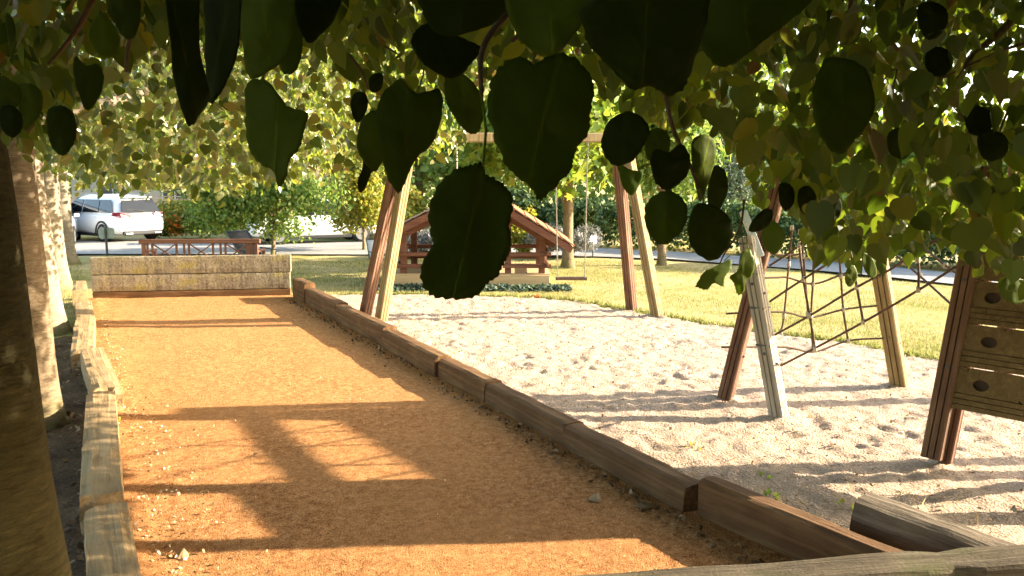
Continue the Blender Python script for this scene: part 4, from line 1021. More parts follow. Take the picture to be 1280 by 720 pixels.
cats = 'lime tree'
rowlab = ['nearest lime tree of the row, dark mossy trunk at the left edge, big overhanging leaves',
          'second lime tree of the row from the viewer, pale streaked trunk dappled with sun',
          'third lime tree of the row, pale leaning base lit by the sun',
          'fourth lime tree of the row, slim sunlit trunk on the lawn',
          'fifth lime tree of the row, trunk shaded, standing farthest beside the white car']
for i, (x, y) in enumerate(ROW):
    t = empty('lime_tree', (x, y, 0), 0, rowlab[i], 'tree', 'row of lime trees along the court', world=False)
    rt = [0.235, 0.20, 0.19, 0.18, 0.20][i]; ht = 3.4
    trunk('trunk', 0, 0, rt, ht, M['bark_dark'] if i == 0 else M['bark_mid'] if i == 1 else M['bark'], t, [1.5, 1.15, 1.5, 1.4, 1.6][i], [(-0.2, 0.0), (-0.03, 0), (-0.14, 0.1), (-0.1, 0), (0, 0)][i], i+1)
    if i == 0: near_tree = t; continue
    # limbs
    for k in range(9):
        a = k*2.4+i; e = (math.cos(a)*3.2, math.sin(a)*3.2, 3.0+1.6*((k*0.37) % 1))
        mb = MB(); p = limb_pts((0, 0, 2.2+0.14*k), e, 0.7, 8, k+i*9); mb.tube(p, [0.075*(1-0.85*q/8) for q in range(9)], 7); mb.build('branch', M['bark'], t, True)
    nl = [0, 42000, 30000, 20000, 14000][i]
    def samp(n):
        P = ell(n*3, (x+0.4, y, 3.7), (4.7, 3.6, 3.1), 0.25)
        P = P[P[:, 2] > 1.15]; return P[:n]
    P = clumped(nl, samp, 12, 0.26)
    P = P[prune(P, FAR_LOW, 9)]
    tt, nn = hang(len(P), 0.9, 0.8)
    leaf_mesh('crown', P-np.array([x, y, 0]), tt, nn, (rng.uniform(0.045, 0.078, len(P)) if i == 1 else rng.uniform(0.06, 0.10, len(P))), T_MID if i < 3 else T_FAR, M['leaf_far'], t)

SUNV = (RGT+FWD*0.09)/math.hypot(1, 0.09)*math.cos(rad(19.4))+UP*math.sin(rad(19.4))
# ---- crown of the nearest tree (and of an unseen neighbour added behind the viewer): shades everything under it
def over_plane(P):       # lowest leaf so that sun passing under the crown still reaches the court
    return P[:, 2] > (P[:, 0]-0.05)/2.62+0.04
nx, ny = ROW[0]
def samp_near(n):
    P = ell(n*6, (2.0, 1.8, 3.1), (4.9, 4.2, 1.9)); return P[(P[:, 2] > 1.5)][:n]
P = clumped(84000, samp_near, 13, 0.20)
P = P[over_plane(P)]
# unseen low sprays added on the sunward side to keep the near trunk in shade
Xs = rng.uniform(3.8, 6.6, 6500); Ys = 3.0-0.427*(Xs+0.25)+rng.uniform(-0.6, 0.75, 6500)
P = np.concatenate([P, np.stack([Xs, Ys, (Xs+0.02)/2.62+rng.uniform(0.05, 1.35, 6500)], 1)])
x_, y_, zc = project(P)
# looser twigs on the left half, where the far crowns shine through
left = (x_ > 90) & (x_ < 760) & (zc > 0.2)
right = (x_ > 940) & (y_ < 215) & (zc > 0.2)
P = P[prune(P, NEAR_LOW, 10, 2.05) & (~left | (rng.random(len(P)) < np.where(y_ < 45, 0.75, 0.42))) & (~right | (rng.random(len(P)) < np.where(y_ < 70, 0.85, 0.74)))]
# gaps in the crown where single leaves below catch the sun
for q in (AT(893, 348, 2.3), AT(930, 340, 2.3), AT(1064, 345, 3.0), AT(1088, 335, 3.0), AT(1266, 364, 2.6), AT(785, 225, 1.7), AT(1090, 300, 3.2), AT(1180, 250, 3.0)):
    rel = P-np.array(q); ax = rel@SUNV; dd_ = np.linalg.norm(rel-ax[:, None]*SUNV[None], axis=1); P = P[(dd_ > 0.14) | (ax < 0.10)]
# the real lime: leaf blades of palm size close by
tt, nn = hang(len(P), 1.0, 0.7)
leaf_mesh('crown', P-np.array([nx, ny, 0]), tt, nn, rng.uniform(0.048, 0.09, len(P)), T_NEAR, M['leaf'], near_tree)
def samp_top(n):
    P = ell(n*4, (1.6, 1.5, 4.9), (5.2, 5.2, 2.2)); return P[P[:, 2] > 4.0][:n]
P = clumped(17000, samp_top, 12, 0.4); x_, y_, zc = project(P); P = P[(np.linalg.norm(P-np.array([0, 0, CAM_H]), axis=1) > 1.3) & ~((zc > 0.05) & (y_ > -60) & (x_ > -150) & (x_ < 1430))]
for q in (AT(893, 348, 2.3), AT(930, 340, 2.3), AT(1064, 345, 3.0), AT(1088, 335, 3.0), AT(1266, 364, 2.6), AT(785, 225, 1.7), AT(1090, 300, 3.2), AT(1180, 250, 3.0)):
    rel = P-np.array(q); ax = rel@SUNV; dd_ = np.linalg.norm(rel-ax[:, None]*SUNV[None], axis=1); P = P[(dd_ > 0.2) | (ax < 0.10)]
tt, nn = hang(len(P), 0.8, 0.8)
leaf_mesh('upper_crown', P-np.array([nx, ny, 0]), tt, nn, rng.uniform(0.13, 0.22, len(P)), T_FAR, M['leaf'], near_tree)
t = empty('lime_tree', (-0.3, -1.9, 0), 0, 'lime tree of the row standing behind the viewer', 'tree', 'row of lime trees along the court', world=False)  # unseen tree added to darken the leaves that face the camera
trunk('trunk', 0, 0, 0.23, 3.4, M['bark'], t, 1.5, (0, 0), 17)
def samp_back(n):
    P = ell(n*4, (1.4, -2.4, 3.1), (5.6, 2.9, 2.7)); return P[(P[:, 2] > 0.9)][:n]
P = clumped(22000, samp_back, 12, 0.35); x_, y_, zc = project(P); P = P[over_plane(P) & (np.linalg.norm(P-np.array([0, 0, CAM_H]), axis=1) > 1.3) & ~((zc > 0.05) & (y_ > -60) & (x_ > -150) & (x_ < 1430))]
tt, nn = hang(len(P), 0.9, 0.8)
leaf_mesh('crown', P-np.array([-0.3, -1.9, 0]), tt, nn, rng.uniform(0.12, 0.2, len(P)), T_FAR, M['leaf'], t)

# ---- branches of the nearest tree
B0 = Vector((0, 0, 0)); off = Vector((nx, ny, 0))
def near_branch(pts, r0, r1=0.003, wob=0.0, mat=None):
    P = [Vector(p)-off for p in pts]; out = []
    for i in range(len(P)-1):
        p0 = P[max(i-1, 0)]; p1 = P[i]; p2 = P[i+1]; p3 = P[min(i+2, len(P)-1)]
        for k in range(6):
            u = k/6; out.append(0.5*((2*p1)+(p2-p0)*u+(2*p0-5*p1+4*p2-p3)*u*u+(3*p1-p0-3*p2+p3)*u**3))
    out.append(P[-1]); n = len(out)
    mb = MB(); mb.tube(out, [r0+(r1-r0)*i/(n-1) for i in range(n)], 7)
    return mb.build('branch', mat or M['twig'], near_tree, True)
for k in range(8):
    a = -1.2+k*0.52; e = Vector((nx+4.0*math.cos(a)*0.9, ny+3.6*math.sin(a), 3.6+0.5*(k % 3)))
    near_branch(limb_pts((nx, ny, 2.7+0.08*k), e, 0.5, 5, k), 0.06, 0.012)
near_branch([AT(1330, -60, 3.6), AT(1268, 22, 3.3), AT(1225, 62, 3.2), AT(1205, 84, 3.15), AT(1180, 120, 3.1)], 0.019, 0.005)
near_branch([AT(1300, 95, 3.2), AT(1278, 106, 3.15), AT(1255, 150, 3.1), AT(1243, 190, 3.1)], 0.008)
near_branch([AT(1300, 50, 2.6), AT(1255, 62, 2.55), AT(1215, 80, 2.5), AT(1150, 110, 2.5)], 0.006)
near_branch([AT(820, -30, 1.7), AT(826, 60, 1.65), AT(838, 150, 1.6), AT(862, 205, 1.6), AT(878, 248, 1.6)], 0.0055)
near_branch([AT(1068, -20, 2.3), AT(1060, 30, 2.3), AT(1072, 70, 2.3), AT(1075, 110, 2.3)], 0.006)
near_branch([AT(420, 55, 2.6), AT(450, 85, 2.5), AT(460, 112, 2.5)], 0.005)
near_branch([AT(120, -10, 2.0), AT(100, 30, 2.0), AT(80, 58, 2.0), AT(60, 80, 2.0)], 0.008)
near_branch([AT(168, -10, 1.3), AT(170, 15, 1.3), AT(160, 60, 1.3), AT(158, 90, 1.3)], 0.004)
near_branch([AT(700, -60, 1.1), AT(640, 10, 1.0), AT(604, 60, 0.92), AT(602, 120, 0.85)], 0.006, 0.0022)
near_branch([AT(380, -60, 1.2), AT(345, 20, 1.1), AT(330, 80, 1.05)], 0.005, 0.002)
near_branch([AT(900, -60, 1.3), AT(830, -10, 1.2), AT(700, 20, 1.1), AT(640, 50, 1.0)], 0.008, 0.003)
near_branch([AT(930, 250, 2.6), AT(925, 285, 2.55), AT(905, 318, 2.5), AT(898, 335, 2.5)], 0.004, 0.0015)

for k in range(46):
    q = Vector((0.5+4.6*rng.random(), 0.6+3.6*rng.random(), 2.45+1.1*rng.random()))
    e_ = q+Vector((rng.uniform(-.35, .35), rng.uniform(-.35, .35), -rng.uniform(0.12, 0.4)))
    if (e_-Vector((0, 0, CAM_H))).length < 1.9 or not over_plane(np.array([e_]))[0] or not prune(np.array([e_]), NEAR_LOW, 1, 1.5)[0]: continue
    near_branch(limb_pts(q, e_, 0.12, 4, k+40), 0.006, 0.0022)
# ---- big leaves hanging close to the path: each a part of the nearest tree
def blade(outline, dep, mat, tilt=(0, 0), curl=0.10, rnd=None, serr=0.012, petiole=None):
    """leaf blade from a real outline, given its own distance, cupping, serrated rim and thickness"""
    n0 = len(outline); pts = []
    # resample the rim
    P = [Vector((x, y)) for x, y in outline]
    for i in range(n0):
        p0, p1, p2, p3 = P[i-1], P[i], P[(i+1) % n0], P[(i+2) % n0]
        for k in range(6):
            u = k/6; pts.append(0.5*((2*p1)+(p2-p0)*u+(2*p0-5*p1+4*p2-p3)*u*u+(3*p1-p0-3*p2+p3)*u**3))
    cx = sum(p.x for p in pts)/len(pts); cy = sum(p.y for p in pts)/len(pts); c = Vector((cx, cy))
    w = max(p.x for p in pts)-min(p.x for p in pts); hgt = max(p.y for p in pts)-min(p.y for p in pts); S = max(w, hgt)/2
    rim = []
    L = 0; per = sum((pts[i]-pts[i-1]).length for i in range(len(pts))); tooth = max(5.0, per/70)
    for i, p in enumerate(pts):
        L += (p-pts[i-1]).length; ph = (L/tooth) % 1.0
        rim.append(c+(p-c)*(1+1.7*serr*(ph*2-1)+0.014*random.uniform(-1, 1)))
    rings = [1.0, 0.86, 0.66, 0.44, 0.22]; vs = []; n = len(rim)
    s0 = random.uniform(0, 50)
    def pos(q):
        u, v = (q.x-cx)/S, (q.y-cy)/S
        dd = dep*(1+ (S*dep/FPX)/dep*(tilt[0]*u+tilt[1]*v) ) + curl*(S*dep/FPX)*(abs(u)*0.7+0.5*v*v) + 0.10*(S*dep/FPX)*mnoise.noise(Vector((u*1.9+s0, v*1.9, 3)))
        return AT(q.x, q.y, dd)-off
    for r in rings: vs += [pos(c+(p-c)*r) for p in rim]
    vs.append(pos(c)); fs = []
    uv = [((c+(p-c)*r_-c)/S) for r_ in rings for p in rim]+[Vector((0, 0))]
    for k in range(len(rings)-1):
        for i in range(n):
            j = (i+1) % n; fs.append((k*n+i, k*n+j, (k+1)*n+j, (k+1)*n+i))
    k = len(rings)-1
    for i in range(n): fs.append((k*n+i, k*n+(i+1) % n, (k+1)*n))
    nb = len(fs)
    if petiole:
        a = pos(Vector(petiole[0])); b = AT(petiole[1][0], petiole[1][1], dep*1.02)-off
        mb = MB(); mid = (a+b)/2+Vector((0.004, 0, 0)); mb.tube([a, mid, b], 0.0014, 5); base = len(vs)
        vs += [Vector(v) for v in mb.v]; fs += [tuple(i+base for i in f) for f in mb.f]
    o = link_mesh('leaf', vs, fs, mat, near_tree, True)
    uv += [Vector((0, 0))]*(len(vs)-len(uv)); ba = o.data.attributes.new('blade', 'FLOAT_VECTOR', 'POINT'); sl = random.uniform(-0.25, 0.25)
    ba.data.foreach_set('vector', np.array([(q.x+sl*q.y, q.y, 0) for q in uv], dtype=np.float32).ravel())
    at = o.data.attributes.new('rnd', 'FLOAT', 'FACE'); rv = random.random() if rnd is None else rnd
    at.data.foreach_set('value', [rv]*nb+[0.9]*(len(fs)-nb))
    md = o.modifiers.new('thick', 'SOLIDIFY'); md.thickness = 0.0006
    return o
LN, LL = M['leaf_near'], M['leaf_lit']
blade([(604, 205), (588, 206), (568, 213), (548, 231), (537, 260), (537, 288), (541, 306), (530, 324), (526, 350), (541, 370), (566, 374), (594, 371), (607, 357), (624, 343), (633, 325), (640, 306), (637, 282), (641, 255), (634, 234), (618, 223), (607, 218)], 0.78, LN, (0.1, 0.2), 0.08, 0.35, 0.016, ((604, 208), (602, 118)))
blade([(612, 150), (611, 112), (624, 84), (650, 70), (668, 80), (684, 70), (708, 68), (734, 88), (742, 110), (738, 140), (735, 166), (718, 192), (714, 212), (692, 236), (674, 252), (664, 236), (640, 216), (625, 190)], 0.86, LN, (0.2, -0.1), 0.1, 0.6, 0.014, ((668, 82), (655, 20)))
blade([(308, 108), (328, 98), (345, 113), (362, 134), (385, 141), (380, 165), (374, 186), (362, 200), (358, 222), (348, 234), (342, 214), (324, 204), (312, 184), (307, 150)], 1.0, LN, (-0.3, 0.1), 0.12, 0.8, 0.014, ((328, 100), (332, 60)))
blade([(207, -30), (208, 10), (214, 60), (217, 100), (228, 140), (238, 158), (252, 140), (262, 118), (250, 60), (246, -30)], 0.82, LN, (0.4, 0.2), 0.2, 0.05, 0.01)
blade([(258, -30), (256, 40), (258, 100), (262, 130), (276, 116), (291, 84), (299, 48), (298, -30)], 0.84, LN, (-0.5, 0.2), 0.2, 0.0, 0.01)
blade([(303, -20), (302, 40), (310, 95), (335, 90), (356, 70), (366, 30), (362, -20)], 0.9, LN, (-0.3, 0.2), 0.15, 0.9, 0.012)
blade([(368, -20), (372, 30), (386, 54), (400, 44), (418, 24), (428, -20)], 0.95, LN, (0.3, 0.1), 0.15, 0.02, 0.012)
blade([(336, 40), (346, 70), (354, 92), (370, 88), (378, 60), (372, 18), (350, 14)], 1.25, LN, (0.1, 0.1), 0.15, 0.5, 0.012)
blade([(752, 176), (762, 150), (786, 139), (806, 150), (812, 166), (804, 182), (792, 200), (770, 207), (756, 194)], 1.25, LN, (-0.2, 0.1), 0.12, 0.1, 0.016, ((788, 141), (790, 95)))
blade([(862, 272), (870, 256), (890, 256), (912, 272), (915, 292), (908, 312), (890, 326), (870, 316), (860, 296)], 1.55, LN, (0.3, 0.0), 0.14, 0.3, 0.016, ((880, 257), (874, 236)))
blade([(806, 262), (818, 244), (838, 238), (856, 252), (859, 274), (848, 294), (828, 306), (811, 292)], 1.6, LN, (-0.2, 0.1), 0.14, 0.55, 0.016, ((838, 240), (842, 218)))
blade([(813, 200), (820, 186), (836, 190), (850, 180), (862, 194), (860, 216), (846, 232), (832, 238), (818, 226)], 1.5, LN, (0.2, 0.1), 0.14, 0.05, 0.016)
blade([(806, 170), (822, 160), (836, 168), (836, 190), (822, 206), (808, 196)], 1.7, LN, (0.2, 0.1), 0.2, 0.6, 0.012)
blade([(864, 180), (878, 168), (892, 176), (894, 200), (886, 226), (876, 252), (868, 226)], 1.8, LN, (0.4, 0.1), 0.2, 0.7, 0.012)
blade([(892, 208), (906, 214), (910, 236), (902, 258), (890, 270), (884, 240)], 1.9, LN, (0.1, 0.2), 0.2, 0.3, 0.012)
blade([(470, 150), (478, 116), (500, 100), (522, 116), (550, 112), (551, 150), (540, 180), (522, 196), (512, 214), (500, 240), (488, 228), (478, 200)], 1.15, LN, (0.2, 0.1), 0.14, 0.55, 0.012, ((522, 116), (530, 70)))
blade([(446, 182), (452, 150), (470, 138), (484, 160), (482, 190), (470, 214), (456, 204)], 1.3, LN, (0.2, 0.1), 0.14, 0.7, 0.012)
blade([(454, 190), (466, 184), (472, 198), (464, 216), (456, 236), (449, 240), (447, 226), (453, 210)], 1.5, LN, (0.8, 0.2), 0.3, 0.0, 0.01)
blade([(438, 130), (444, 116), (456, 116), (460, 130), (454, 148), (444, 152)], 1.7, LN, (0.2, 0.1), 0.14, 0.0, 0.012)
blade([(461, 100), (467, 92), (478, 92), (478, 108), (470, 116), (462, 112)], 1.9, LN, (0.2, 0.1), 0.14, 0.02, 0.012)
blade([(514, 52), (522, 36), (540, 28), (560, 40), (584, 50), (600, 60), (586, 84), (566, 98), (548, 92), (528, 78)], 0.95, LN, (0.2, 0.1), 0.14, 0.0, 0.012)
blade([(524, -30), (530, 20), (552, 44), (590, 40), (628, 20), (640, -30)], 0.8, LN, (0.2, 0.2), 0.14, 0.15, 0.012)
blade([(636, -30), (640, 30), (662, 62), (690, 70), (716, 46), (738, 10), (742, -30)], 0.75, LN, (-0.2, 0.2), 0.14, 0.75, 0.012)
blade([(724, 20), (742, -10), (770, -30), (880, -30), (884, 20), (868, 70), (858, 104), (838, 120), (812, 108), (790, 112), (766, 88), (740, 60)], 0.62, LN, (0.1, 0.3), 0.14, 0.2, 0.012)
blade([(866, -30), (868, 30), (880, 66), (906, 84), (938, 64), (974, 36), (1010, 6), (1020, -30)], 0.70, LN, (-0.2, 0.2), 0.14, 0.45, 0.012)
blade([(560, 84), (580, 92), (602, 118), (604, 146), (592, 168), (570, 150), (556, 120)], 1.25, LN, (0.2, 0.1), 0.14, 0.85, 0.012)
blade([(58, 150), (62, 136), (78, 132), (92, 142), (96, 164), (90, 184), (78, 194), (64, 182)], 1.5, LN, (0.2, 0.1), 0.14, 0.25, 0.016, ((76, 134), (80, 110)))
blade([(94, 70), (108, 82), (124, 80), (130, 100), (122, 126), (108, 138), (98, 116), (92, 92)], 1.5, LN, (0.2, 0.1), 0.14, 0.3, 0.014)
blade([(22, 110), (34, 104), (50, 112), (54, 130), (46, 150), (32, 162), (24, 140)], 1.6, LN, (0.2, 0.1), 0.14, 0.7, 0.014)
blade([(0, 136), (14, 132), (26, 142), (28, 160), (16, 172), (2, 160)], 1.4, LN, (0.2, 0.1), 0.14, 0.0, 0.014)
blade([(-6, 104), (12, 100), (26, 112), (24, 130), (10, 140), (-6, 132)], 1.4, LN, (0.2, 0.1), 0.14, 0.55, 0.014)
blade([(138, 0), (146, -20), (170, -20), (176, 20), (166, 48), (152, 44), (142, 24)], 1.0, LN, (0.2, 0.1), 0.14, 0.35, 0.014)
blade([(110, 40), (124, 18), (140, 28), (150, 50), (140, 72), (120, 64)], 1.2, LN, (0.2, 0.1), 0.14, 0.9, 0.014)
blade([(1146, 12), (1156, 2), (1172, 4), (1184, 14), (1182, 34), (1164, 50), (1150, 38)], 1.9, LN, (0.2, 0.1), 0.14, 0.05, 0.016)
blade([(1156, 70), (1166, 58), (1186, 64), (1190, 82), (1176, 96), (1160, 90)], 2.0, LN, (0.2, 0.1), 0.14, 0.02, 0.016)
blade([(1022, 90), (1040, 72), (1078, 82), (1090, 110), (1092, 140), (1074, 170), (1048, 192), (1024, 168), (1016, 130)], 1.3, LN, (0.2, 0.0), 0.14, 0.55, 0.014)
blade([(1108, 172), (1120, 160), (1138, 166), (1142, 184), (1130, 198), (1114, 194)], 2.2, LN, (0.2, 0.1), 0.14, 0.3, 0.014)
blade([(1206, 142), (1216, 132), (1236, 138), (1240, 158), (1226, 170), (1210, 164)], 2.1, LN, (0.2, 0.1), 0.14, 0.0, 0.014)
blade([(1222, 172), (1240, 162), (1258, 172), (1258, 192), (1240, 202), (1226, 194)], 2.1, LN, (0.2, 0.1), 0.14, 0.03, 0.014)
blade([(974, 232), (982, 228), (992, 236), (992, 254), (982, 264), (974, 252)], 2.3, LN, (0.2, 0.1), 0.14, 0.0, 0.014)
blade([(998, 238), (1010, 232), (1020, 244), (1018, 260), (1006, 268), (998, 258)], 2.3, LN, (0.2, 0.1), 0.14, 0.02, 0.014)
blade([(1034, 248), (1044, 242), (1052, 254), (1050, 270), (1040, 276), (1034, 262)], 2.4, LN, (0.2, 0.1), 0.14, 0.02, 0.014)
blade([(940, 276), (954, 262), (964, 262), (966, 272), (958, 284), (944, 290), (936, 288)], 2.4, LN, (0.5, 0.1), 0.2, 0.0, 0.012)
# fringe leaves with sunlight put into their colour, two of them eaten ragged
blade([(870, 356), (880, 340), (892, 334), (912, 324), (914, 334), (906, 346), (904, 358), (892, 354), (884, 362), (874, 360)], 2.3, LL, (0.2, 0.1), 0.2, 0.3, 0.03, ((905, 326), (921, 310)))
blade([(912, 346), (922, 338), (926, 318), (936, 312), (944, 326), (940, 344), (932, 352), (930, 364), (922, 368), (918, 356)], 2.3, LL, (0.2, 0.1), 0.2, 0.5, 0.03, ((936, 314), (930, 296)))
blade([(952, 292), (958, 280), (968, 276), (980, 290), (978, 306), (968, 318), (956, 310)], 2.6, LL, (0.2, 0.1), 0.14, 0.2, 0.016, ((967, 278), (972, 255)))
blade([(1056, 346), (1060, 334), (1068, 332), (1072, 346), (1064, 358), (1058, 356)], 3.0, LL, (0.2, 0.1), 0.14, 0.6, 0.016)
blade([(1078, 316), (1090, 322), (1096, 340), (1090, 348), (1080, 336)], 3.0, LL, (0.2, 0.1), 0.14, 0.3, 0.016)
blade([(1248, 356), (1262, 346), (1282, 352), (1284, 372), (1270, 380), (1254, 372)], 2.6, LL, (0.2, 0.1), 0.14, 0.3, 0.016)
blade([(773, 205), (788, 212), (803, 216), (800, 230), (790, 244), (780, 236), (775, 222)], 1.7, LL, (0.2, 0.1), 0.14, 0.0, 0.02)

# ---- other trees and shrubs
def lobes(n, c, R, k, seed, shell=0.55):
    """uneven crown: several overlapping lobes, leaves gathered towards their skins"""
    r_ = np.random.default_rng(seed); d = norm(r_.normal(size=(k, 3)))
    cen = np.array(c)+d*np.array(R)*r_.uniform(0.35, 0.72, (k, 1)); sz = r_.uniform(0.32, 0.55, (k, 1))*np.array(R)
    i = r_.integers(0, k, n)
    dd = norm(r_.normal(size=(n, 3))); rr = shell+(1-shell)*r_.random((n, 1))
    rr[r_.random(n) < 0.2] *= 0.6
    return cen[i]+dd*rr*sz[i], dd
def bush_tree(name, base, c, R, n, size, tmpl, mat, label, cat, group=None, trunk_r=0.0, trunk_h=2.0, k=14, seed=1, zmin=0.15, droop=0.5, bark=None, limbs=6, k_shell=0.55, prune_tab=None, lean=(0, 0)):
    b = Vector(base)
    t = empty(name, b, 0, label, cat, group, world=False)
    P, dd = lobes(n, c, R, k, seed, k_shell); P = P+rng.normal(0, 0.05, P.shape)*max(R)/2
    m = P[:, 2] > zmin; P, dd = P[m], dd[m]
    if prune_tab:
        kk = prune(P+np.array(b), prune_tab, 4); P, dd = P[kk], dd[kk]
    nn = dd+rand_unit(len(P))*0.8; tip = rand_unit(len(P))*0.8; tip[:, 2] -= droop
    if trunk_r:
        trunk('trunk', 0, 0, trunk_r, trunk_h, bark or M['bark_far'], t, 1.35, lean, seed, 12, 14)
        for q in range(limbs):
            a = q*2.4+seed; e = (c[0]+R[0]*0.6*math.cos(a), c[1]+R[1]*0.6*math.sin(a), c[2]+R[2]*0.35*math.sin(q*1.7))
            mb = MB(); mb.tube(limb_pts((lean[0]*0.8, lean[1]*0.8, trunk_h*(0.6+0.38*q/limbs)), e, 0.3*R[0], 6, q+seed), [trunk_r*0.5*(1-0.88*i/6) for i in range(7)], 6); mb.build('branch', bark or M['bark_far'], t, True)
    leaf_mesh('crown' if trunk_r else 'foliage', P, tip, nn, rng.uniform(size*0.7, size*1.3, len(P)), tmpl, mat, t)
    return t
def up0(v): return (v.x, v.y, 0)
g = G(710, 334)
bush_tree('maple_tree', g, (-0.25, 0, 3.5), (2.5, 2.5, 2.3), 9500, 0.20, T_STAR, M['leaf_bright'], 'young bright green maple tree with a straight trunk right behind the playhouse', 'tree', None, 0.135, 2.6, 16, 3, 1.25)
g = G(827, 331)
bush_tree('small_tree', g, (0.3, 0.5, 3.4), (2.0, 2.0, 2.0), 4500, 0.17, T_STAR, M['leaf_mid'], 'small tree with a thin trunk on the lawn in front of the dark hedge', 'tree', None, 0.10, 2.4, 12, 5, 1.5)
p = AT(340, 312, 20.6)
bush_tree('drooping_tree', up0(p), (0.15, 0.1, 1.75), (2.5, 2.1, 1.35), 15000, 0.085, T_FAR, M['leaf_mid'], 'low drooping tree with fine dark green leaves beyond the red bench', 'tree', None, 0.055, 1.3, 22, 7, 0.22, 0.7, None, 8, 0.3, None, (0.1, 0))
p = AT(455, 300, 22.5)
bush_tree('yellow_bush', up0(p), (0, 0, 1.8), (1.3, 1.2, 1.7), 6500, 0.09, T_FAR, M['leaf_yellow'], 'tall yellow green bush with turning leaves left of the swing posts', 'bush', None, 0.05, 1.0, 12, 9, 0.5, 0.5)
p = AT(222, 300, 27.5)
fb_ = bush_tree('flowering_shrub', up0(p), (0, 0, 0.75), (1.35, 0.9, 0.75), 6500, 0.09, T_FAR, M['leaf_yellow'], 'low green shrub with orange flowers right of the white parked car', 'shrub', None, 0, 0, 12, 12, 0.02)
Pf = rng.normal(size=(45, 3))*np.array([0.14, 0.10, 0.18])+np.array([-0.15, -0.75, 0.45])
fl_ = leaf_mesh('flowers', Pf, rand_unit(45), rand_unit(45), rng.uniform(0.06, 0.10, 45), T_FAR, M['flower'], fb_); fl_['kind'] = 'stuff'
p = AT(285, 300, 27.0)
bush_tree('round_shrub', up0(p), (0, 0, 0.8), (1.3, 0.9, 0.9), 6500, 0.09, T_FAR, M['leaf_mid'], 'green shrub before the fence behind the drooping tree', 'shrub', None, 0, 0, 10, 14, 0.02)
for k, (px, d, r, lb) in enumerate(((520, 20.5, 0.62, 'silver grey lavender bush seen through the left bay of the playhouse'), (556, 20.8, 0.66, 'silver grey lavender bush behind the middle of the playhouse'), (692, 20.6, 0.6, 'silver grey lavender bush seen under the right roof edge of the playhouse'), (727, 20.4, 0.52, 'silver grey lavender bush beside the maple trunk by the round white sign'))):
    p = AT(px, 310, d)
    bush_tree('lavender_bush', up0(p), (0, 0, 0.42), (r*1.3, r, 0.42), 2600, 0.10, T_NEEDLE, M['leaf_silver'], lb, 'bush', 'lavender bushes behind the playhouse', 0, 0, 9, 20+k, 0.0, -0.9)
p = AT(655, 300, 21.0)
bush_tree('yellow_bush', up0(p), (0, 0, 0.7), (0.5, 0.5, 0.7), 1800, 0.09, T_FAR, M['leaf_yellow'], 'yellow leaved bush seen through the right bay of the playhouse', 'bush', None, 0, 0, 8, 31, 0.02)
for k, (px, d, hh, r, mt, lb) in enumerate(((500, 27, 1.9, 1.6, 'leaf_yellow', 'yellow green shrub over the road left of the playhouse roof'), (580, 27.5, 1.7, 1.7, 'leaf_mid', 'green shrub over the road behind the playhouse'), (655, 27, 1.8, 1.6, 'leaf_dark', 'dark shrub over the road behind the right roof slope'), (730, 26.5, 1.6, 1.5, 'leaf_dark', 'dark shrub at the left end of the long hedge'), (395, 28.5, 2.0, 1.8, 'leaf_bright', 'bright green shrub over the road behind the half hidden car'), (460, 28, 1.6, 1.5, 'leaf_mid', 'green shrub over the road behind the yellow bush'))):
    p = AT(px, 300, d); bush_tree('roadside_shrub', up0(p), (0, 0, hh*0.5), (r, 1.0, hh*0.55), 3800, 0.13, T_FAR, M[mt], lb, 'shrub', 'shrubs across the road', 0, 0, 12, 130+k, 0.02)
bgt = [(-60, 37, 9, 4.6, 'leaf_mid', 'leafy green tree beyond the fence behind the lime trunks'),
       (300, 40, 10, 4.6, 'leaf_bright', 'bright green tree above the house roof beyond the fence'), (430, 33, 9, 3.6, 'leaf_yellow', 'yellow green tree beyond the road left of the swing posts'),
       (525, 35, 10, 4.0, 'leaf_mid', 'mid green tree above the left end of the playhouse'), (610, 32, 11, 4.2, 'leaf_mid', 'tall mid green tree behind the playhouse roof'),
       (700, 37, 12, 4.8, 'leaf_dark', 'tall dark tree behind the bright maple'), (805, 31, 9, 3.4, 'leaf_mid', 'green tree above the dark hedge between the swing and the climbing frame'),
       (872, 34, 10, 4.0, 'leaf_bright', 'sunny green tree behind the hedge left of the blue green cedar'), (1015, 36, 6.0, 3.6, 'leaf_mid', 'green tree behind the hedge above the rope net'),
       (1130, 38, 4.6, 3.4, 'leaf_bright', 'low bright green tree behind the hedge right of the net'), (1270, 33, 4.2, 3.2, 'leaf_mid', 'low green tree far right behind the climbing wall')]
for k, (px, d, hh, r, mt, lb) in enumerate(bgt):
    p = AT(px, 300, d)
    bush_tree('background_tree', up0(p), (0, 0, hh*0.55), (r, r, hh*0.5), 6500, 0.27, T_FAR, M[mt], lb, 'tree', 'trees beyond the road', 0.2, hh*0.45, 18, 50+k, 0.4, 0.3, None, 3)
p = AT(925, 300, 27.5)
t = bush_tree('cedar_tree', up0(p), (0, 0, 3.2), (2.0, 1.9, 3.0), 9000, 0.17, T_NEEDLE, M['leaf_blue'], 'blue green cedar with bare pale twigs behind the hedge between swing and climbing frame', 'tree', 'trees beyond the road', 0.14, 3.2, 18, 77, 0.5, 0.2)
for q in range(14):
    a = q*0.9; s_ = Vector((0.3*math.cos(a), 0.3*math.sin(a), 1.6+0.18*q)); e = s_+Vector((1.9*math.cos(a), 1.9*math.sin(a), 0.7*math.sin(q*2.1)+0.2))
    mb = MB(); mb.tube(limb_pts(s_, e, 0.8, 6, q+3), [0.018*(1-0.1*i) for i in range(7)], 5); mb.build('bare_twig', M['rope_pale'], t, True)
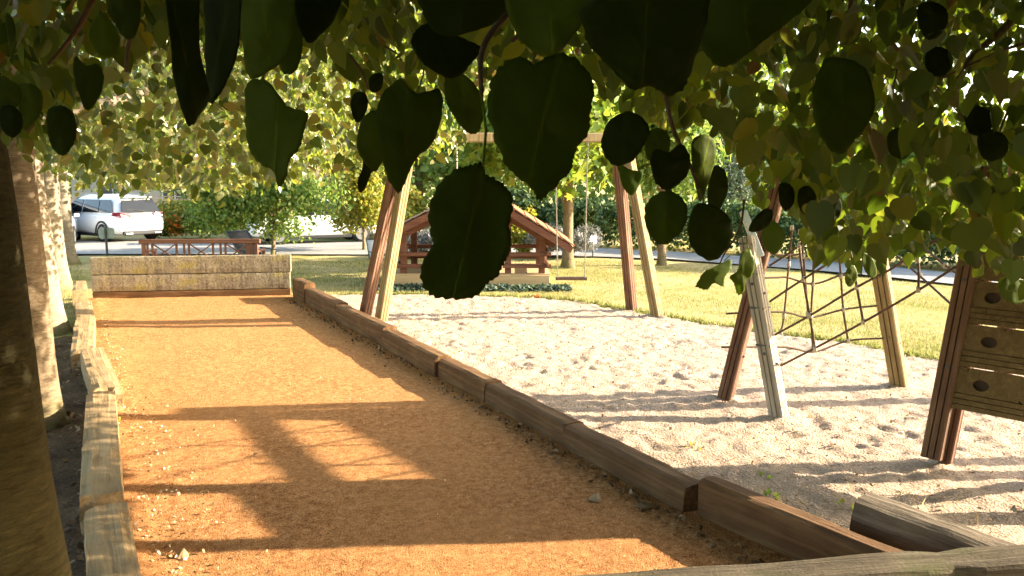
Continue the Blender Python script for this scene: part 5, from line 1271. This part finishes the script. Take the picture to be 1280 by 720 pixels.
# far wood beyond the houses
WP = []
for (xa, ha_, xb, hb_) in ((-500, 8, 200, 8), (200, 7.5, 700, 8.5), (700, 9, 960, 7), (960, 3.0, 1400, 2.2), (1400, 5, 2000, 6)):
    a_, b_ = AT(xa, 300, 56), AT(xb, 300, 56); n = int((b_-a_).length*260); u = rng.random(n)
    q = np.array(a_)[None]*(1-u)[:, None]+np.array(b_)[None]*u[:, None]; q += rng.normal(0, 1.2, (n, 3))
    hh_ = (ha_+(hb_-ha_)*u)*np.array([1+0.3*mnoise.noise(Vector((v[0]*0.25, v[1]*0.25, 1))) for v in q]); q[:, 2] = hh_*rng.random(n)**0.8
    WP.append(q)
WP = np.concatenate(WP)
o = leaf_mesh('far_wood', WP, rand_unit(len(WP)), rand_unit(len(WP)), rng.uniform(0.3, 0.6, len(WP)), T_FAR, M['leaf_mid']); tag(o, kind='stuff')
# unseen tree added right of the frame to lay shade over the road
p = LD(13.4, 18.6)
bush_tree('roadside_tree', up0(p), (0, 0, 2.2), (1.7, 1.7, 1.6), 3500, 0.2, T_FAR, M['leaf_mid'], 'low broad roadside tree out on the right', 'tree', None, 0.12, 1.6, 14, 91, 0.5)
# hedge: clipped mass with an uneven face along the far side of the road
hp = [AT(752, 300, 24.2), AT(830, 300, 23.4), AT(930, 300, 21.8), AT(1040, 300, 20.0), AT(1150, 300, 18.6), AT(1260, 300, 17.3), AT(1420, 300, 16.4)]
hp = [Vector((q.x, q.y, 0)) for q in hp]
t = empty('hedge', hp[0], 0, 'long dark green hedge along the far side of the road behind the lawn', 'hedge', world=False)
HPs = []
for a, b in zip(hp, hp[1:]):
    n = int((b-a).length*1500); u = rng.random(n); d = (b-a).normalized(); nrm_ = np.array([-d.y, d.x, 0])
    base = np.array(a)[None]+u[:, None]*np.array(b-a)[None]
    hgt = np.array([1.25+0.35*mnoise.noise(Vector((q[0]*0.6, q[1]*0.6, 2))) for q in base])
    hgt[hgt < 0.9] = 0.9
    ph = rng.random(n)*math.pi; rr = 0.72+0.28*rng.random(n)
    lump = np.array([mnoise.noise(Vector((q[0]*1.5, q[1]*1.5, w))) for q, w in zip(base, ph)])
    P = base+nrm_[None]*(np.cos(ph)*(0.75+0.25*lump)*rr)[:, None]; P[:, 2] = np.sin(ph)**0.6*hgt*rr
    HPs.append(P)
P = np.concatenate(HPs)-np.array(hp[0])
leaf_mesh('foliage', P, rand_unit(len(P)), rand_unit(len(P)), rng.uniform(0.07, 0.14, len(P)), T_FAR, M['leaf_dark'], t)

# ================================================================== SMALL GROWTH AND LITTER
def blades(name, P, hmin, hmax, mat, label_kind, lean=0.35, width=0.12, tuft=True):
    n = len(P); up = rand_unit(n)*lean; up[:, 2] = 1.0
    tm = (np.array([(-0.5*width, 0, 0), (0.5*width, 0, 0), (0.22*width, 0.6, 0.05), (0, 1, 0.18), (-0.22*width, 0.6, 0.05)]), [[0, 1, 2, 3, 4]])
    o = leaf_mesh(name, P, up, rand_unit(n), rng.uniform(hmin, hmax, n), tm, mat)
    return tag(o, kind=label_kind)
# lawn grass: denser near the sand edge
pts = []
for _ in range(1):
    n = 190000
    d = 8.2+ (rng.random(n)**1.4)*11.5; lat = (rng.random(n)-0.42)*1.35*d
    X = lat*RGT[0]+d*FWD[0]; Y = lat*RGT[1]+d*FWD[1]
    m = np.array([(x > 3.35 or x < -0.05) and not sand_in(x, y, 0.03) and y < 21.5 for x, y in zip(X, Y)])
    m &= ~((X > -1.3) & (X < 0.1) & (Y < 9.5))
    # not inside the playhouse
    lx = (X-5.0)*hx.x+(Y-14.01)*hx.y; ly = -(X-5.0)*hx.y+(Y-14.01)*hx.x
    m &= ~((lx > -0.02) & (lx < 2.95) & (ly > -0.02) & (ly < PD+0.1))
    # not on the road
    Pp = np.stack([X, Y, np.zeros_like(X)], 1); xx, yy, _z = project(Pp)
    m &= yy > np.interp(xx, [a for a, b in rn], [b for a, b in rn])+1.5
    pts = Pp[m]; pts[:, 2] = -0.01
patch = np.array([mnoise.noise(Vector((p[0]*0.5, p[1]*0.5, 7)))*0.5+0.35*mnoise.noise(Vector((p[0]*2.1, p[1]*2.1, 3))) for p in pts])
n = len(pts); up = rand_unit(n)*0.5; up[:, 2] = 1.0
tm = (np.array([(-0.09, 0, 0), (0.09, 0, 0), (0.05, 0.6, 0.05), (0, 1, 0.18), (-0.05, 0.6, 0.05)]), [[0, 1, 2, 3, 4]])
o = leaf_mesh('lawn_grass', pts, up, rand_unit(n), rng.uniform(0.02, 0.05, n), tm, M['grass'], None, np.clip(0.56+patch*1.3+rng.normal(0, 0.18, n), 0, 1))
tag(o, kind='stuff')
# longer green fringe where the lawn meets the sand
E_ = []
for (xa, ya), (xb, yb) in zip(SAND_EDGE[1:], SAND_EDGE[2:]):
    k = int(math.hypot(xb-xa, yb-ya)*520); u = rng.random(k)
    E_.append(np.stack([xa+(xb-xa)*u+rng.normal(0.13, 0.07, k), ya+(yb-ya)*u+rng.normal(0.05, 0.05, k), np.zeros(k)], 1))
E_ = np.concatenate(E_)
o = leaf_mesh('edge_grass', E_, rand_unit(len(E_))*0.6+np.array([0, 0, 1.0]), rand_unit(len(E_)), rng.uniform(0.04, 0.10, len(E_)), tm, M['grass'], None, np.clip(rng.normal(0.3, 0.22, len(E_)), 0, 1)); tag(o, kind='stuff')
# dry straws and weeds on the near sand beside the kerb
c_ = [G(910, 590), G(1000, 650), G(930, 620), G(870, 570), G(1040, 690), G(1150, 640)]
S_ = np.concatenate([np.array(c)[None]+rng.normal(size=(70, 3))*np.array([0.22, 0.22, 0]) for c in c_]); S_[:, 2] = 0.02
S_ = S_[S_[:, 0] > 3.3]
blades('dry_grass', S_[::2], 0.03, 0.13, M['straw'], 'stuff', 1.3, 0.03)
# ground cover below the playhouse front
u = rng.random(2600); lx = np.concatenate([rng.uniform(-0.2, 0.75, 1100), rng.uniform(1.55, 3.3, 1500)]); ly = -0.12-np.abs(rng.normal(0, 0.16, 2600))
P = np.array(Vector((5.0, 14.01, 0)))[None]+lx[:, None]*np.array(hx)+ly[:, None]*np.array([-hx.y, hx.x, 0]); P[:, 2] = rng.random(2600)*0.09*np.clip(1+ly*1.3, 0.3, 1)
o = leaf_mesh('ground_cover', P, rand_unit(2600), np.array([0, 0, 1.0])+rand_unit(2600)*0.6, rng.uniform(0.04, 0.085, 2600), T_FAR, M['leaf_blue']); tag(o, kind='stuff')
def weed(px, py, n, size, mat, label, hgt):
    g = G(px, py); t = empty('weed', g, 0, label, 'weed', world=False)
    a = np.arange(n)*2.4; el = rng.uniform(0.3, 1.2, n); d = np.stack([np.cos(a)*np.cos(el), np.sin(a)*np.cos(el), np.sin(el)], 1)
    mb = MB()
    for q in d: mb.tube([(0, 0, -0.01), Vector(q)*hgt*0.5, Vector(q)*hgt], 0.0022, 4)
    mb.build('stem', mat, t)
    leaf_mesh('leaves', d*hgt*0.9, d+np.array([0, 0, -0.1]), np.cross(d, rand_unit(n)), rng.uniform(size*0.7, size*1.2, n), T_MID, mat, t)
weed(955, 602, 4, 0.035, M['leaf_lit'], 'tiny bright green weed sprouting in the sand beside the kerb', 0.05)
weed(1056, 640, 4, 0.04, M['leaf_lit'], 'little green weed beside the upper end of the grey topped sleeper', 0.07)
weed(962, 628, 12, 0.035, M['leaf_mid'], 'flat dark green weed in the shaded sand behind the nearest kerb sleeper', 0.06)
weed(868, 566, 7, 0.03, M['leaf_yellow'], 'thin yellowish weed tuft in the sand right of the kerb', 0.07)
weed(140, 535, 9, 0.06, M['leaf_mid'], 'green weed at the foot of the tree side kerb in shadow', 0.07)
# dry scraps along the tree side of the court, and brown ones along the sand kerb
def scraps(name, X, Y, Z, smin, smax, mat):
    n = len(X); P = np.stack([X, Y, Z], 1); nn = np.array([0, 0, 1.0])+rand_unit(n)*0.55
    o = leaf_mesh(name, P, rand_unit(n), nn, rng.uniform(smin, smax, n), T_CHIP, mat); return tag(o, kind='stuff')
n = 1700; Y = 2.8+10*rng.random(n)**2.0; X = 0.16+np.abs(rng.normal(0, 0.2, n))*np.clip(1.7-Y*0.13, 0.3, 2); scraps('leaf_litter', X, Y, np.full(n, 0.03), 0.008, 0.028, M['litter'])
n = 900; Y = 2.4+11*rng.random(n); X = 3.03-np.abs(rng.normal(0, 0.09, n)); scraps('brown_litter', X, Y, np.full(n, 0.028), 0.015, 0.045, M['litter_dark'])
n = 1500; scraps('court_chips', rng.uniform(0.2, 3.0, n), 2.6+11.5*rng.random(n)**1.3, np.full(n, 0.026), 0.005, 0.016, M['litter'])
n = 1500; scraps('soil_litter', rng.uniform(-1.6, 0.0, n), rng.uniform(2, 11, n), np.full(n, 0.05), 0.02, 0.06, M['litter_dark'])
n = 5000; X = rng.uniform(3.35, 9.5, n); Y = rng.uniform(1.5, 12.5, n); m = np.array([sand_in(x, y, -0.1) for x, y in zip(X, Y)]); X, Y = X[m], Y[m]
scraps('wood_chips', X, Y, np.array([sand_h(x, y)+0.006 for x, y in zip(X, Y)]), 0.012, 0.035, M['litter'])
def fallen(px, py, size, rz, mat, label):
    g = G(px, py, 0.02); a = np.array([[math.cos(rz), math.sin(rz), 0.08]])
    o = leaf_mesh('fallen_leaf', np.zeros((1, 3)), a, np.array([[0.1, 0.05, 1.0]]), np.array([size]), T_NEAR, mat); o.location = (g.x, g.y, 0.03)
    tag(o, label, 'leaf'); md = o.modifiers.new('t', 'SOLIDIFY'); md.thickness = 0.001
fallen(815, 634, 0.10, 2.9, M['litter'], 'pale curled fallen leaf on the shaded gravel near the kerb end')
fallen(742, 628, 0.085, 0.6, M['litter_dark'], 'dark fallen leaf on the shaded gravel left of the pale one')
fallen(225, 700, 0.075, 1.2, M['litter'], 'pale dry leaf lying on the orange gravel beside the tree side kerb')
fallen(318, 570, 0.055, 0.3, M['litter'], 'pale fallen leaf in the middle of the sunlit orange gravel')
fallen(666, 373, 0.20, 0.3, M['flower'], 'orange brown dead leaf at the sand edge before the playhouse')

# ================================================================== LIGHT, SKY, CAMERA
SUN_EL = rad(19.4)
sh = RGT*1.0+FWD*0.09; sh = sh/np.linalg.norm(sh)
sd = Vector((sh[0]*math.cos(SUN_EL), sh[1]*math.cos(SUN_EL), math.sin(SUN_EL)))
L = bpy.data.lights.new('sun', 'SUN'); L.energy = 4.7; L.angle = rad(0.53); L.color = (1.0, 0.86, 0.66)
so = bpy.data.objects.new('sun', L); COL.objects.link(so); so.rotation_euler = sd.to_track_quat('Z', 'Y').to_euler(); so.location = (20, -5, 15)
w = bpy.data.worlds.new('World'); sc.world = w; w.use_nodes = True
nt = w.node_tree; bg = nt.nodes['Background']; sky = nt.nodes.new('ShaderNodeTexSky'); sky.sky_type = 'NISHITA'; sky.sun_disc = False
sky.sun_elevation = SUN_EL; sky.sun_rotation = math.atan2(sd.x, sd.y); sky.altitude = 60; sky.air_density = 1.2; sky.dust_density = 2.2
nt.links.new(sky.outputs[0], bg.inputs[0]); bg.inputs[1].default_value = 0.15
cam = bpy.data.cameras.new('camera'); co = bpy.data.objects.new('camera', cam); COL.objects.link(co)
cam.sensor_width = 36; cam.lens = 36*FPX/1280; cam.clip_start = 0.05; cam.clip_end = 3000
co.location = (0, 0, CAM_H); co.rotation_euler = (math.pi/2-PIT, 0, -HDG)
sc.camera = co
sc.view_settings.view_transform = 'Standard'; sc.view_settings.look = 'None'; sc.view_settings.gamma = 1.0
sc.view_settings.exposure = 2.45; sc.view_settings.use_curve_mapping = False
sc.render.engine = 'CYCLES'
c = sc.cycles; c.max_bounces = 6; c.diffuse_bounces = 3; c.glossy_bounces = 2; c.transmission_bounces = 3; c.transparent_max_bounces = 4
c.use_denoising = True; c.use_adaptive_sampling = True; c.adaptive_threshold = 0.015
c.sample_clamp_indirect = 3.0
